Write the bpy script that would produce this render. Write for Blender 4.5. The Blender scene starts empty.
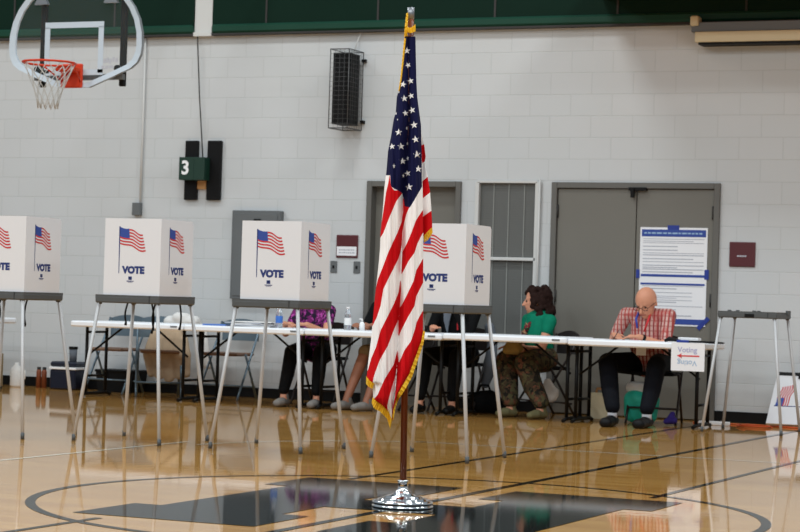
import bpy, math, random
import numpy as np
from mathutils import Vector, Matrix, Euler
random.seed(7)
R = math.radians
scene = bpy.context.scene
C = scene.collection

# ------------------------------------------------------------------ camera
CAM_H = 1.0422; YAW = 0.41045; PITCH = 0.01458; ROLL = 0.03037; FPX = 2163.64
cam_data = bpy.data.cameras.new('camera'); cam = bpy.data.objects.new('camera', cam_data); C.objects.link(cam)
cam_data.sensor_width = 36; cam_data.lens = FPX/800*36
cam.matrix_world = (Matrix.Translation((0, 0, CAM_H)) @ Matrix.Rotation(YAW, 4, 'Z') @
                    Matrix.Rotation(math.pi/2+PITCH, 4, 'X') @ Matrix.Rotation(ROLL, 4, 'Z'))
cam_data.clip_end = 200
cam_data.dof.use_dof = True; cam_data.dof.focus_distance = 11.6; cam_data.dof.aperture_fstop = 7.5
scene.camera = cam
# ------------------------------------------------------------------ light
world = bpy.data.worlds.new('world'); scene.world = world; world.use_nodes = True
bg = world.node_tree.nodes['Background']; bg.inputs[0].default_value = (0.76, 0.89, 1.0, 1); bg.inputs[1].default_value = 0.33
def area(loc, rot, sx, sy, power, col=(0.93, 0.98, 1.0)):
    l = bpy.data.lights.new('hall_light', 'AREA'); l.shape = 'RECTANGLE'; l.size = sx; l.size_y = sy
    l.energy = power; l.color = col
    o = bpy.data.objects.new('hall_light', l); o.location = loc; o.rotation_euler = rot; C.objects.link(o)
for x in (-14.5, -8.5, -2.5, 3.5):
    for y, pw_ in ((-1.0, 350), (5.0, 270), (11.0, 110), (15.2, 175)):
        area((x, y, 8.2), (0, 0, 0), 1.6, 1.0, pw_*(0.9 if x < 3 else 0.8))
scene.view_settings.view_transform = 'Standard'; scene.view_settings.look = 'None'
scene.view_settings.gamma = 1; scene.view_settings.use_curve_mapping = False
scene.view_settings.exposure = 0.12

# ------------------------------------------------------------------ materials
def lin(c): return tuple(((v/255)/12.92 if v/255 <= 0.04045 else ((v/255+0.055)/1.055)**2.4) for v in c)
def mat(name, rgb, rough=0.6, metal=0.0, spec=0.5, noise=0.0, nscale=20, alpha=None, trans=0, sheen=0):
    m = bpy.data.materials.new(name); m.use_nodes = True
    nt = m.node_tree; b = nt.nodes['Principled BSDF']; c = lin(rgb)
    b.inputs['Base Color'].default_value = (*c, 1); b.inputs['Roughness'].default_value = rough
    b.inputs['Metallic'].default_value = metal; b.inputs['Specular IOR Level'].default_value = min(spec, 0.15) if rough >= 0.75 else spec
    if sheen: b.inputs['Sheen Weight'].default_value = sheen
    if trans: b.inputs['Transmission Weight'].default_value = trans
    if alpha is not None: b.inputs['Alpha'].default_value = alpha
    if noise:
        tc = nt.nodes.new('ShaderNodeTexCoord'); n = nt.nodes.new('ShaderNodeTexNoise'); n.inputs['Scale'].default_value = nscale
        n.inputs['Detail'].default_value = 4
        nt.links.new(tc.outputs['Object'], n.inputs['Vector'])
        mx = nt.nodes.new('ShaderNodeMix'); mx.data_type = 'RGBA'
        mx.inputs['A'].default_value = (*[v*(1-noise) for v in c], 1); mx.inputs['B'].default_value = (*[min(1, v*(1+noise)) for v in c], 1)
        nt.links.new(n.outputs['Fac'], mx.inputs['Factor']); nt.links.new(mx.outputs['Result'], b.inputs['Base Color'])
    return m
class NT:
    def __init__(s, m): s.m = m; s.t = m.node_tree; s.b = s.t.nodes['Principled BSDF']
    def n(s, typ, **k):
        o = s.t.nodes.new(typ)
        for a, v in k.items(): setattr(o, a, v)
        return o
    def l(s, a, b): s.t.links.new(a, b)
    def math(s, op, a, b=None, c=None):
        o = s.n('ShaderNodeMath', operation=op)
        for i, v in enumerate((a, b, c)):
            if v is None: continue
            if isinstance(v, (int, float)): o.inputs[i].default_value = v
            else: s.l(v, o.inputs[i])
        return o.outputs[0]
    def mix(s, f, a, b):
        o = s.n('ShaderNodeMix', data_type='RGBA')
        for k, v in (('Factor', f), ('A', a), ('B', b)):
            i = o.inputs[k] if k == 'Factor' else [q for q in o.inputs if q.name == k and q.type == 'RGBA'][0]
            if isinstance(v, (int, float)): i.default_value = v
            elif isinstance(v, tuple): i.default_value = (*v, 1)
            else: s.l(v, i)
        return [q for q in o.outputs if q.type == 'RGBA'][0]
M = {}
M['white_paper'] = mat('white_board', (222, 223, 226), 0.6, spec=0.3, noise=0.015, nscale=6)
M['tray'] = mat('grey_plastic', (76, 79, 80), 0.55, noise=0.06, nscale=60)
M['tray_seam'] = mat('dark_grey', (46, 48, 49), 0.6)
M['leg'] = mat('aluminium', (192, 193, 194), 0.45, 0.12)
M['leg_white'] = mat('white_tube', (180, 180, 180), 0.4)
M['black'] = mat('black', (12, 12, 13), 0.55, spec=0.2)
M['black_metal'] = mat('black_metal', (9, 9, 9), 0.5, 0.0, spec=0.2)
M['black_cloth'] = mat('black_cloth', (9, 9, 10), 0.85, noise=0.3, nscale=12)
M['navy_cloth'] = mat('navy_cloth', (9, 11, 18), 0.85, noise=0.3, nscale=12)
M['ink_blue'] = mat('ink_blue', (26, 48, 112), 0.6)
M['print_blue'] = mat('print_blue', (42, 70, 150), 0.6)
M['print_red'] = mat('print_red', (196, 48, 50), 0.6)
M['table'] = mat('table_plastic', (240, 243, 247), 0.45, noise=0.02, nscale=30)
M['door'] = mat('door_paint', (112, 109, 101), 0.5, noise=0.04, nscale=3)
M['frame'] = mat('frame_paint', (98, 96, 91), 0.45)
M['darkgap'] = mat('dark_gap', (45, 43, 41), 0.7)
M['grey_metal'] = mat('grey_metal', (104, 107, 108), 0.45, 0.2)
M['white_paint'] = mat('white_paint', (205, 205, 202), 0.5)
M['maroon'] = mat('maroon', (82, 22, 30), 0.45)
M['maroon_edge'] = mat('maroon_edge', (104, 62, 66), 0.45)
M['green'] = mat('green_paint', (3, 34, 23), 0.7, spec=0.15, noise=0.12, nscale=2)
M['green_trim'] = mat('green_trim', (16, 62, 46), 0.5, spec=0.25, noise=0.1, nscale=3)
M['green_box'] = mat('green_box', (8, 48, 35), 0.5)
M['orange'] = mat('orange_paint', (196, 56, 22), 0.45, spec=0.3)
M['net'] = mat('net_cord', (190, 190, 186), 0.8)
M['steel'] = mat('steel', (135, 138, 142), 0.35, 0.6)
M['board_white'] = mat('board_white', (190, 202, 212), 0.4)
M['board_edge'] = mat('board_edge', (150, 156, 160), 0.35, 0.4)
M['chrome'] = mat('chrome', (225, 225, 225), 0.08, 1.0)
M['wood_pole'] = mat('wood_pole', (112, 54, 22), 0.4, spec=0.25, noise=0.2, nscale=8)
M['gold'] = mat('gold_fringe', (240, 180, 28), 0.6, noise=0.35, nscale=160)
M['skin'] = mat('skin', (205, 142, 112), 0.55, noise=0.06, nscale=25)
M['skin_tan'] = mat('skin_tan', (156, 102, 76), 0.55, noise=0.06, nscale=25)
M['teal'] = mat('teal_cloth', (0, 112, 84), 0.75, noise=0.15, nscale=20)
M['hair_dark'] = mat('dark_hair', (34, 17, 12), 0.8, noise=0.5, nscale=60)
M['hair_grey'] = mat('grey_hair', (150, 145, 140), 0.7, noise=0.2, nscale=60)
M['hair_brown'] = mat('brown_hair', (90, 62, 44), 0.7, noise=0.2, nscale=60)
M['chair_blue'] = mat('chair_blue', (104, 122, 134), 0.35, 0.55)
M['chair_seat'] = mat('chair_brown', (122, 92, 72), 0.6)
M['chair_dark'] = mat('chair_dark', (48, 42, 40), 0.4, 0.4)
M['khaki'] = mat('khaki', (140, 124, 98), 0.85, noise=0.1, nscale=15)
M['grey_shoe'] = mat('grey_shoe', (120, 116, 112), 0.8)
M['cream'] = mat('cream_plastic', (214, 202, 168), 0.5, noise=0.05, nscale=8)
M['tan'] = mat('tan', (190, 140, 88), 0.7, noise=0.15, nscale=12)
M['coat'] = mat('coat_cloth', (186, 164, 138), 0.9, noise=0.22, nscale=9)
M['white_cloth'] = mat('white_cloth', (226, 224, 220), 0.85, noise=0.05, nscale=15)
M['navy_plastic'] = mat('navy_plastic', (10, 18, 38), 0.35)
M['clear'] = mat('clear_plastic', (225, 232, 238), 0.08, trans=0.75)
M['blue_label'] = mat('blue_label', (58, 112, 196), 0.5)
M['grey_cloth'] = mat('grey_cloth', (98, 104, 112), 0.85, noise=0.15, nscale=15)
M['red_strap'] = mat('red_strap', (200, 34, 40), 0.6)
M['blue_strap'] = mat('blue_strap', (44, 66, 160), 0.6)
M['olive'] = mat('olive_bag', (150, 128, 80), 0.8, noise=0.2, nscale=15)
M['teal_bag'] = mat('teal_bag', (30, 175, 150), 0.6, noise=0.1, nscale=10)
M['purple'] = mat('purple_cloth', (60, 46, 120), 0.8, noise=0.3, nscale=10)
M['cord'] = mat('orange_cord', (206, 84, 30), 0.5)
M['grey_print'] = mat('grey_print', (178, 180, 188), 0.6)
M['red_print'] = mat('red_print', (214, 48, 52), 0.6)
M['violet_print'] = mat('violet_print', (160, 160, 200), 0.6)
M['sky_print'] = mat('sky_print', (150, 180, 210), 0.6)
M['paper'] = mat('paper', (236, 236, 238), 0.6)
M['glass_dark'] = mat('blind_grey', (100, 101, 98), 0.45)
M['ladder'] = mat('blind_ladder', (136, 138, 134), 0.6)
M['white_print'] = mat('white_print', (240, 240, 240), 0.6)
M['blue_tape'] = mat('blue_tape', (28, 52, 140), 0.6)
M['brown'] = mat('brown_bottle', (128, 64, 34), 0.5)
M['glass'] = mat('backboard_glass', (225, 235, 235), 0.03, spec=0.03, alpha=0.015)
M['black_mesh'] = mat('cage_wire', (88, 88, 88), 0.4, 0.5)
M['lens'] = mat('eye', (30, 22, 20), 0.2)
M['olive_shoe'] = mat('olive_shoe', (112, 108, 78), 0.8)
M['sock'] = mat('white_sock', (200, 200, 205), 0.8)
# wall of painted blocks
m = mat('painted_block', (198, 199, 196), 0.55); n = NT(m)
tc = n.n('ShaderNodeTexCoord'); sp = n.n('ShaderNodeSeparateXYZ'); n.l(tc.outputs['Object'], sp.inputs[0])
cb = n.n('ShaderNodeCombineXYZ'); n.l(n.math('ADD', sp.outputs[0], 20.0+0.085), cb.inputs[0]); n.l(n.math('ADD', sp.outputs[2], 4*0.2032-0.153), cb.inputs[1])
br = n.n('ShaderNodeTexBrick', offset=0.5, squash=1.0); n.l(cb.outputs[0], br.inputs['Vector'])
br.inputs['Scale'].default_value = 1; br.inputs['Brick Width'].default_value = 0.4064; br.inputs['Row Height'].default_value = 0.2032
br.inputs['Mortar Size'].default_value = 0.0045; br.inputs['Mortar Smooth'].default_value = 0.6
br.inputs['Color1'].default_value = (*lin((197, 200, 201)), 1); br.inputs['Color2'].default_value = (*lin((200, 202, 203)), 1); br.inputs['Mortar'].default_value = (*lin((188, 191, 191)), 1)
ns = n.n('ShaderNodeTexNoise'); ns.inputs['Scale'].default_value = 1.3; ns.inputs['Detail'].default_value = 6; n.l(tc.outputs['Object'], ns.inputs['Vector'])
col = n.mix(n.math('MULTIPLY', n.math('SUBTRACT', ns.outputs['Fac'], 0.35), 0.35), br.outputs['Color'], lin((186, 184, 174)))
n.l(col, n.b.inputs['Base Color'])
bp = n.n('ShaderNodeBump'); bp.inputs['Strength'].default_value = 0.35; bp.inputs['Distance'].default_value = 0.006
ns2 = n.n('ShaderNodeTexNoise'); ns2.inputs['Scale'].default_value = 40; n.l(tc.outputs['Object'], ns2.inputs['Vector'])
n.l(n.math('ADD', n.math('SUBTRACT', 1.0, br.outputs['Fac']), n.math('MULTIPLY', ns2.outputs['Fac'], 0.25)), bp.inputs['Height'])
n.l(bp.outputs[0], n.b.inputs['Normal']); M['wall'] = m
# maple floor
m = mat('maple_floor', (196, 160, 112), 0.045, spec=0.5); n = NT(m)
tc = n.n('ShaderNodeTexCoord'); sp = n.n('ShaderNodeSeparateXYZ'); n.l(tc.outputs['Object'], sp.inputs[0])
row = n.math('FLOOR', n.math('DIVIDE', sp.outputs[1], 0.057))
wn = n.n('ShaderNodeTexWhiteNoise', noise_dimensions='1D'); n.l(row, wn.inputs['W'])
seg = n.math('FLOOR', n.math('ADD', n.math('DIVIDE', sp.outputs[0], 0.85), n.math('MULTIPLY', wn.outputs['Value'], 7.0)))
cb = n.n('ShaderNodeCombineXYZ'); n.l(row, cb.inputs[0]); n.l(seg, cb.inputs[1])
wn2 = n.n('ShaderNodeTexWhiteNoise', noise_dimensions='2D'); n.l(cb.outputs[0], wn2.inputs['Vector'])
c0 = n.mix(wn2.outputs['Value'], lin((180, 128, 60)), lin((204, 155, 84)))
cb2 = n.n('ShaderNodeCombineXYZ'); n.l(n.math('MULTIPLY', sp.outputs[0], 1.5), cb2.inputs[0]); n.l(n.math('MULTIPLY', sp.outputs[1], 60), cb2.inputs[1])
gn = n.n('ShaderNodeTexNoise'); gn.inputs['Scale'].default_value = 1; gn.inputs['Detail'].default_value = 5; n.l(cb2.outputs[0], gn.inputs['Vector'])
c1 = n.mix(n.math('MULTIPLY', gn.outputs['Fac'], 0.35), c0, lin((168, 124, 76)))
n.l(c1, n.b.inputs['Base Color'])
bp = n.n('ShaderNodeBump'); bp.inputs['Strength'].default_value = 0.05; bp.inputs['Distance'].default_value = 0.004
cb3 = n.n('ShaderNodeCombineXYZ'); n.l(n.math('MULTIPLY', sp.outputs[0], 3.0), cb3.inputs[0]); n.l(n.math('MULTIPLY', sp.outputs[1], 3.0), cb3.inputs[1])
bn = n.n('ShaderNodeTexNoise'); bn.inputs['Scale'].default_value = 3; bn.inputs['Detail'].default_value = 2; n.l(cb3.outputs[0], bn.inputs['Vector'])
n.l(bn.outputs['Fac'], bp.inputs['Height']); n.l(bp.outputs[0], n.b.inputs['Normal'])
FLOORB = n.b; M['floor'] = m
M['court_dark'] = mat('court_paint', (14, 20, 20), 0.05, spec=0.02)
M['court_white'] = mat('court_white', (222, 212, 190), 0.05, spec=0.35)
# flag cloth: stripes and canton from the cloth's own attributes
m = mat('flag_cloth', (200, 20, 30), 0.8); n = NT(m)
a1 = n.n('ShaderNodeAttribute', attribute_name='red'); a2 = n.n('ShaderNodeAttribute', attribute_name='blue')
redm = n.math('GREATER_THAN', a1.outputs['Fac'], 0.0); blm = n.math('GREATER_THAN', a2.outputs['Fac'], 0.0)
c = n.mix(redm, lin((244, 240, 238)), lin((200, 8, 18))); c = n.mix(blm, c, lin((15, 17, 56)))
n.l(c, n.b.inputs['Base Color']); M['flag'] = m
M['star'] = mat('star_white', (232, 230, 228), 0.7)
# plaid shirt
def stripes_mat(name, base, cols, rough=0.85):
    m = mat(name, base, rough); n = NT(m); tc = n.n('ShaderNodeTexCoord'); sp = n.n('ShaderNodeSeparateXYZ'); n.l(tc.outputs['Object'], sp.inputs[0])
    c = lin(base)
    for axis, per, duty, col, st in cols:
        f = n.math('LESS_THAN', n.math('FRACT', n.math('DIVIDE', sp.outputs[axis], per)), duty)
        c = n.mix(n.math('MULTIPLY', f, st), c, lin(col))
    n.l(c, n.b.inputs['Base Color']); return m
M['plaid'] = stripes_mat('plaid_cloth', (204, 166, 156), [(0, 0.034, 0.4, (160, 56, 50), 0.9), (2, 0.045, 0.3, (150, 70, 64), 0.5), (0, 0.036, 0.12, (70, 30, 60), 0.6), (1, 0.05, 0.3, (170, 60, 56), 0.5)])
def patch_mat(name, cols, scale):
    m = mat(name, cols[0], 0.85); n = NT(m); tc = n.n('ShaderNodeTexCoord'); c = lin(cols[0])
    for i, k in enumerate(cols[1:]):
        v = n.n('ShaderNodeTexNoise', noise_dimensions='4D'); v.inputs['W'].default_value = i*3.7; v.inputs['Scale'].default_value = scale; v.inputs['Detail'].default_value = 3
        n.l(tc.outputs['Object'], v.inputs['Vector'])
        c = n.mix(n.math('GREATER_THAN', v.outputs['Fac'], 0.55), c, lin(k))
    n.l(c, n.b.inputs['Base Color']); return m
M['floral'] = patch_mat('floral_trousers', [(70, 58, 44), (44, 48, 36), (104, 68, 52), (36, 34, 30), (84, 80, 56)], 22)
M['purple_pattern'] = patch_mat('patterned_top', [(120, 40, 104), (180, 80, 160), (60, 24, 60), (40, 30, 50)], 30)
M['floral_scarf'] = patch_mat('scarf', [(60, 40, 40), (160, 120, 90), (120, 30, 40), (30, 60, 40)], 40)

# ------------------------------------------------------------------ mesh helpers
class MB:
    def __init__(s): s.v = []; s.f = []; s.mi = []; s.sm = []
    def add(s, vs, fs, mi=0, sm=False):
        o = len(s.v); s.v += [tuple(v) for v in vs]
        for f in fs: s.f.append([i+o for i in f]); s.mi.append(mi); s.sm.append(sm)
    def box(s, x0, x1, y0, y1, z0, z1, mi=0, M4=None, bev=0.0):
        if bev > 0:
            b = min(bev, abs(x1-x0)/2.01, abs(y1-y0)/2.01, abs(z1-z0)/2.01)
            vs = []; idx = {}
            for i, (sx, X) in enumerate(((-1, x0), (1, x1))):
                for j, (sy, Y) in enumerate(((-1, y0), (1, y1))):
                    for k, (sz, Z) in enumerate(((-1, z0), (1, z1))):
                        for a in range(3):
                            p = [X-sx*b, Y-sy*b, Z-sz*b]; p[a] = (X, Y, Z)[a]
                            idx[i, j, k, a] = len(vs); vs.append(p)
            F = []
            for i in (0, 1):
                q = [idx[i, j, k, 0] for j, k in ((0, 0), (1, 0), (1, 1), (0, 1))]; F.append(q if i else q[::-1])
                q = [idx[j, i, k, 1] for j, k in ((0, 0), (1, 0), (1, 1), (0, 1))]; F.append(q[::-1] if i else q)
                q = [idx[j, k, i, 2] for j, k in ((0, 0), (1, 0), (1, 1), (0, 1))]; F.append(q if i else q[::-1])
            for i in (0, 1):
                for j in (0, 1):
                    q = [idx[i, j, 0, 0], idx[i, j, 1, 0], idx[i, j, 1, 1], idx[i, j, 0, 1]]; F.append(q if (i == j) else q[::-1])
                    q = [idx[i, 0, j, 0], idx[i, 1, j, 0], idx[i, 1, j, 2], idx[i, 0, j, 2]]; F.append(q[::-1] if (i == j) else q)
                    q = [idx[0, i, j, 1], idx[1, i, j, 1], idx[1, i, j, 2], idx[0, i, j, 2]]; F.append(q if (i == j) else q[::-1])
                    for k in (0, 1):
                        q = [idx[i, j, k, 0], idx[i, j, k, 1], idx[i, j, k, 2]]; F.append(q if (i+j+k) % 2 else q[::-1])
            if M4 is not None: vs = [M4 @ Vector(v) for v in vs]
            s.add(vs, F, mi); return s
        vs = [Vector((x, y, z)) for x in (x0, x1) for y in (y0, y1) for z in (z0, z1)]
        if M4 is not None: vs = [M4 @ v for v in vs]
        s.add(vs, [(0, 1, 3, 2), (4, 6, 7, 5), (0, 4, 5, 1), (2, 3, 7, 6), (0, 2, 6, 4), (1, 5, 7, 3)], mi); return s
    def tube(s, pts, r, mi=0, n=10, cap=True, closed=False):
        pts = [Vector(p) for p in pts]; N = len(pts); rs = r if isinstance(r, (list, tuple)) else [r]*N
        up = None; vs = []
        for i, p in enumerate(pts):
            if closed: t = (pts[(i+1) % N]-pts[i-1]).normalized()
            else: t = (pts[min(i+1, N-1)]-pts[max(i-1, 0)]).normalized()
            if up is None: up = Vector((0, 0, 1)) if abs(t.z) < 0.9 else Vector((1, 0, 0))
            a = t.cross(up).normalized(); b = a.cross(t).normalized(); up = b
            for k in range(n):
                an = 2*math.pi*k/n; vs.append(p+(a*math.cos(an)+b*math.sin(an))*rs[i])
        F = []
        for i in range(N if closed else N-1):
            for k in range(n):
                j = (i+1) % N; F.append((i*n+k, j*n+k, j*n+(k+1) % n, i*n+(k+1) % n))
        s.add(vs, F, mi, True)
        if cap and not closed: s.add([], []) ; o = len(s.v)-len(vs); s.f.append([o+k for k in range(n)]); s.mi.append(mi); s.sm.append(False); s.f.append([o+(N-1)*n+k for k in range(n)][::-1]); s.mi.append(mi); s.sm.append(False)
        return s
    def lathe(s, prof, mi=0, n=28, c=(0, 0), sm=True, M4=None):
        vs = [Vector((c[0]+r*math.cos(2*math.pi*k/n), c[1]+r*math.sin(2*math.pi*k/n), z)) for r, z in prof for k in range(n)]
        if M4 is not None: vs = [M4 @ v for v in vs]
        F = [(i*n+k, i*n+(k+1) % n, (i+1)*n+(k+1) % n, (i+1)*n+k) for i in range(len(prof)-1) for k in range(n)]
        s.add(vs, F, mi, sm); return s
    def prism(s, poly, z0, z1, mi=0, M4=None):
        # polygon in xy, extruded along z
        n = len(poly); vs = [Vector((x, y, z0)) for x, y in poly]+[Vector((x, y, z1)) for x, y in poly]
        if M4 is not None: vs = [M4 @ v for v in vs]
        F = [list(range(n))[::-1], [n+i for i in range(n)]]+[(i, (i+1) % n, n+(i+1) % n, n+i) for i in range(n)]
        s.add(vs, F, mi); return s
    def ball(s, c, r, mi=0, n=12, M3=None):
        rr = r if isinstance(r, (list, tuple)) else (r, r, r); vs = []; F = []
        for i in range(n//2+1):
            th = math.pi*i/(n//2)
            for k in range(n):
                ph = 2*math.pi*k/n; p = Vector((rr[0]*math.sin(th)*math.cos(ph), rr[1]*math.sin(th)*math.sin(ph), rr[2]*math.cos(th)))
                if M3 is not None: p = M3 @ p
                vs.append(Vector(c)+p)
        for i in range(n//2):
            for k in range(n): F.append((i*n+k, (i+1)*n+k, (i+1)*n+(k+1) % n, i*n+(k+1) % n))
        s.add(vs, F, mi, True); return s
    def build(s, name, mats, parent=None, loc=None):
        me = bpy.data.meshes.new(name); me.from_pydata(s.v, [], s.f); 
        for m_ in (mats if isinstance(mats, (list, tuple)) else [mats]): me.materials.append(m_)
        me.polygons.foreach_set('material_index', s.mi); me.polygons.foreach_set('use_smooth', s.sm); me.update()
        o = bpy.data.objects.new(name, me); C.objects.link(o)
        if parent: o.parent = parent
        if loc: o.location = loc
        return o
def tag(o, label=None, cat=None, group=None, kind=None):
    if label: o['label'] = label
    if cat: o['category'] = cat
    if group: o['group'] = group
    if kind: o['kind'] = kind
    return o
def thing(name, label, cat, loc=(0, 0, 0), rz=0, group=None):
    o = bpy.data.objects.new(name, None); C.objects.link(o); o.location = loc; o.rotation_euler = (0, 0, rz)
    return tag(o, label, cat, group)
def one(name, mb, mats, label, cat, loc=None, group=None):
    return tag(mb.build(name, mats, loc=loc), label, cat, group)
def struct(name, mb, mats): return tag(mb.build(name, mats), kind='structure')
def dup(root, loc=None, rz=None, label=None, group=None):
    r = root.copy(); C.objects.link(r)
    if loc is not None: r.location = loc
    if rz is not None: r.rotation_euler = (0, 0, rz)
    if label: r['label'] = label
    if group: r['group'] = group
    for ch in list(root.children):
        c_ = ch.copy(); C.objects.link(c_); c_.parent = r
        for g in list(ch.children):
            d = g.copy(); C.objects.link(d); d.parent = c_
    return r
def text_faces(txt, size, bold=0.0, align='CENTER', xs=1.0):
    cu = bpy.data.curves.new('lettering', 'FONT'); cu.body = txt; cu.size = size; cu.offset = bold; cu.align_x = align; cu.resolution_u = 3
    o = bpy.data.objects.new('lettering', cu); C.objects.link(o)
    dg = bpy.context.evaluated_depsgraph_get(); me = bpy.data.meshes.new_from_object(o.evaluated_get(dg))
    vs = [(v.co.x*xs, v.co.y) for v in me.vertices]; fs = [list(p.vertices) for p in me.polygons]
    bpy.data.objects.remove(o); bpy.data.curves.remove(cu); bpy.data.meshes.remove(me)
    return vs, fs
VOTE = text_faces('VOTE', 0.064, 0.0042, 'LEFT', 1.04)

# ------------------------------------------------------------------ room shell
YW = 19.239
XL, XR = -22.0, 6.0
struct('floor', MB().box(XL, XR, -3, YW+0.3, -0.1, 0), M['floor'])
# back wall with openings filled by doors and the window
d2 = (-8.74, -7.75, 2.172); dd = (-6.83, -5.205, 2.172); wi = (-7.586, -6.977, 0.69, 2.172)
w = MB(); T = 0.25
def wb(x0, x1, z0, z1): w.box(x0, x1, YW, YW+T, z0, z1)
wb(XL, d2[0], 0, 6); wb(d2[0], d2[1], d2[2], 6); wb(d2[1], wi[0], 0, 6); wb(wi[0], wi[1], 0, wi[2]); wb(wi[0], wi[1], wi[3], 6)
wb(wi[1], dd[0], 0, 6); wb(dd[0], dd[1], dd[2], 6); wb(dd[1], XR, 0, 6)
struct('wall_back', w, M['wall'])
b = MB()
for x0, x1 in ((XL, d2[0]), (d2[1], dd[0]), (dd[1], XR)): b.box(x0, x1, YW-0.012, YW, 0, 0.1)
struct('baseboard_back', b, M['black'])
# green band over the wall
G0, G1 = 3.625, 6.0
g = MB()
for x0, x1 in ((XL, -10.70), (-10.49, XR)):
    g.box(x0, x1, YW-0.06, YW, G0+0.10, G1)
    x = x0+0.6
    while x < x1-0.2: g.box(x, x+0.02, YW-0.066, YW-0.06, G0+0.10, G1, 1); x += 1.22
struct('trim_1', g, [M['green'], M['darkgap']])
g = MB()
for x0, x1 in ((XL, -10.70), (-10.49, XR)):
    g.box(x0, x1, YW-0.09, YW, G0+0.02, G0+0.11, 0, bev=0.02); g.box(x0, x1, YW-0.075, YW, G0, G0+0.02, 1)
struct('trim_2', g, [M['green_trim'], M['darkgap']])
struct('trim_3', MB().box(-10.695, -10.495, YW-0.05, YW, 3.66, 6.0).box(-10.70, -10.49, YW-0.07, YW, 3.62, 3.66), M['white_paint'])
# added ledge, out of view, put in to shade the upper right wall
struct('added_shade_ledge', MB().box(-6.38, XR, YW-1.4, YW, 3.9, 4.1), M['tan'])

def door_frame(mb, x0, x1, z1, wd=0.055, dp=0.03):
    mb.box(x0, x0+wd, YW-dp, YW+0.12, 0, z1, bev=0.004); mb.box(x1-wd, x1, YW-dp, YW+0.12, 0, z1, bev=0.004); mb.box(x0+wd, x1-wd, YW-dp, YW+0.12, z1-wd, z1, bev=0.004)
# door 1: single door behind the flag
f = MB(); door_frame(f, *d2); d = struct('door_1', f, M['frame'])
MB().box(d2[0]+0.055, d2[1]-0.055, YW+0.09, YW+0.13, 0, d2[2]-0.055).build('door_leaf', M['door'], d)
q = MB(); q.tube([(d2[1]-0.12, YW+0.09, 1.0), (d2[1]-0.12, YW+0.03, 1.0)], 0.014); q.tube([(d2[1]-0.12, YW+0.03, 1.0), (d2[1]-0.24, YW+0.03, 1.0)], 0.012); q.build('door_handle', M['steel'], d)
# door 2: double doors
f = MB(); door_frame(f, *dd); d = struct('door_2', f, M['frame'])
xm = -6.0
for x0, x1 in ((dd[0]+0.058, xm-0.004), (xm+0.004, dd[1]-0.058)): MB().box(x0, x1, YW+0.0, YW+0.045, 0.01, dd[2]-0.058, bev=0.003).build('door_leaf', M['door'], d)
MB().box(dd[0]+0.05, dd[1]-0.05, YW+0.05, YW+0.1, 0, dd[2]-0.05).build('door_gap', M['darkgap'], d)
for x in (dd[0]+0.058, dd[1]-0.062):
    for z in (0.3, 1.1, 1.9): MB().tube([(x, YW-0.012, z-0.06), (x, YW-0.012, z+0.06)], 0.012).build('hinge', M['darkgap'], d)
q = MB().box(xm-0.07, xm+0.10, YW-0.045, YW, dd[2]-0.075, dd[2]-0.045).box(xm-0.045, xm-0.015, YW-0.06, YW-0.02, dd[2]-0.14, dd[2]-0.05); q.build('door_latch', M['black_metal'], d)
# window with closed blinds
f = MB(); x0, x1, z0, z1 = wi
for a in ((x0-0.02, x0+0.02, z0, z1), (x1-0.02, x1+0.03, z0, z1), (x0, x1, z1-0.012, z1+0.012), (x0, x1, z0-0.02, z0+0.03), (x0, x1, 1.425, 1.455)): f.box(a[0], a[1], YW-0.02, YW+0.1, a[2], a[3], bev=0.003)
d = struct('window_1', f, M['white_paint'])
s_ = MB(); z = z0+0.03
while z < z1-0.02:
    s_.box(x0+0.02, x1-0.02, YW+0.03, YW+0.034, z, z+0.021, M4=None); s_.box(x0+0.02, x1-0.02, YW+0.034, YW+0.05, z+0.019, z+0.022); z += 0.024
s_.box(x0, x1, YW+0.06, YW+0.07, z0, z1); s_.build('blind', M['glass_dark'], d)
l_ = MB()
for t in (0.26, 0.51, 0.77): l_.box(x0+(x1-x0)*t-0.005, x0+(x1-x0)*t+0.005, YW+0.022, YW+0.03, z0, z1)
l_.build('blind_cord', M['ladder'], d)

# ------------------------------------------------------------------ court markings (thin painted film)
def film(name, polys, m, z=0.0012):
    mb = MB()
    for P in polys: mb.add([(x, y, z) for x, y in P], [list(range(len(P)))] if signed(P) > 0 else [list(range(len(P)))[::-1]])
    return struct(name, mb, m)
def signed(P): return sum(P[i][0]*P[(i+1) % len(P)][1]-P[(i+1) % len(P)][0]*P[i][1] for i in range(len(P)))
def rect(x0, x1, y0, y1): return [(x0, y0), (x1, y0), (x1, y1), (x0, y1)]
def arc(cx, cy, r0, r1, a0, a1, n=96): 
    return [[(cx+r0*math.cos(a), cy+r0*math.sin(a)), (cx+r1*math.cos(a), cy+r1*math.sin(a)), (cx+r1*math.cos(b_), cy+r1*math.sin(b_)), (cx+r0*math.cos(b_), cy+r0*math.sin(b_))]
            for a, b_ in ((a0+(a1-a0)*i/n, a0+(a1-a0)*(i+1)/n) for i in range(n))]
CX, CY = -4.271, 9.883
film('trim_5', arc(CX, CY, 1.779, 1.829, 0, 2*math.pi), M['court_dark'])
film('trim_6', [rect(-4.285, -4.235, -3, 8.0), rect(-4.285, -4.235, 8.0, 19.1)], M['court_dark'], 0.0016)
film('trim_7', [rect(-5.17, -5.13, -3, 8.5), rect(-5.17, -5.13, 11.2, 19.1)], M['court_dark'], 0.0014)
film('trim_8', [rect(-3.41, -3.37, 11.3, 19.1), rect(-3.41, -3.37, -3, 8.4)], M['court_dark'], 0.0014)
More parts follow.
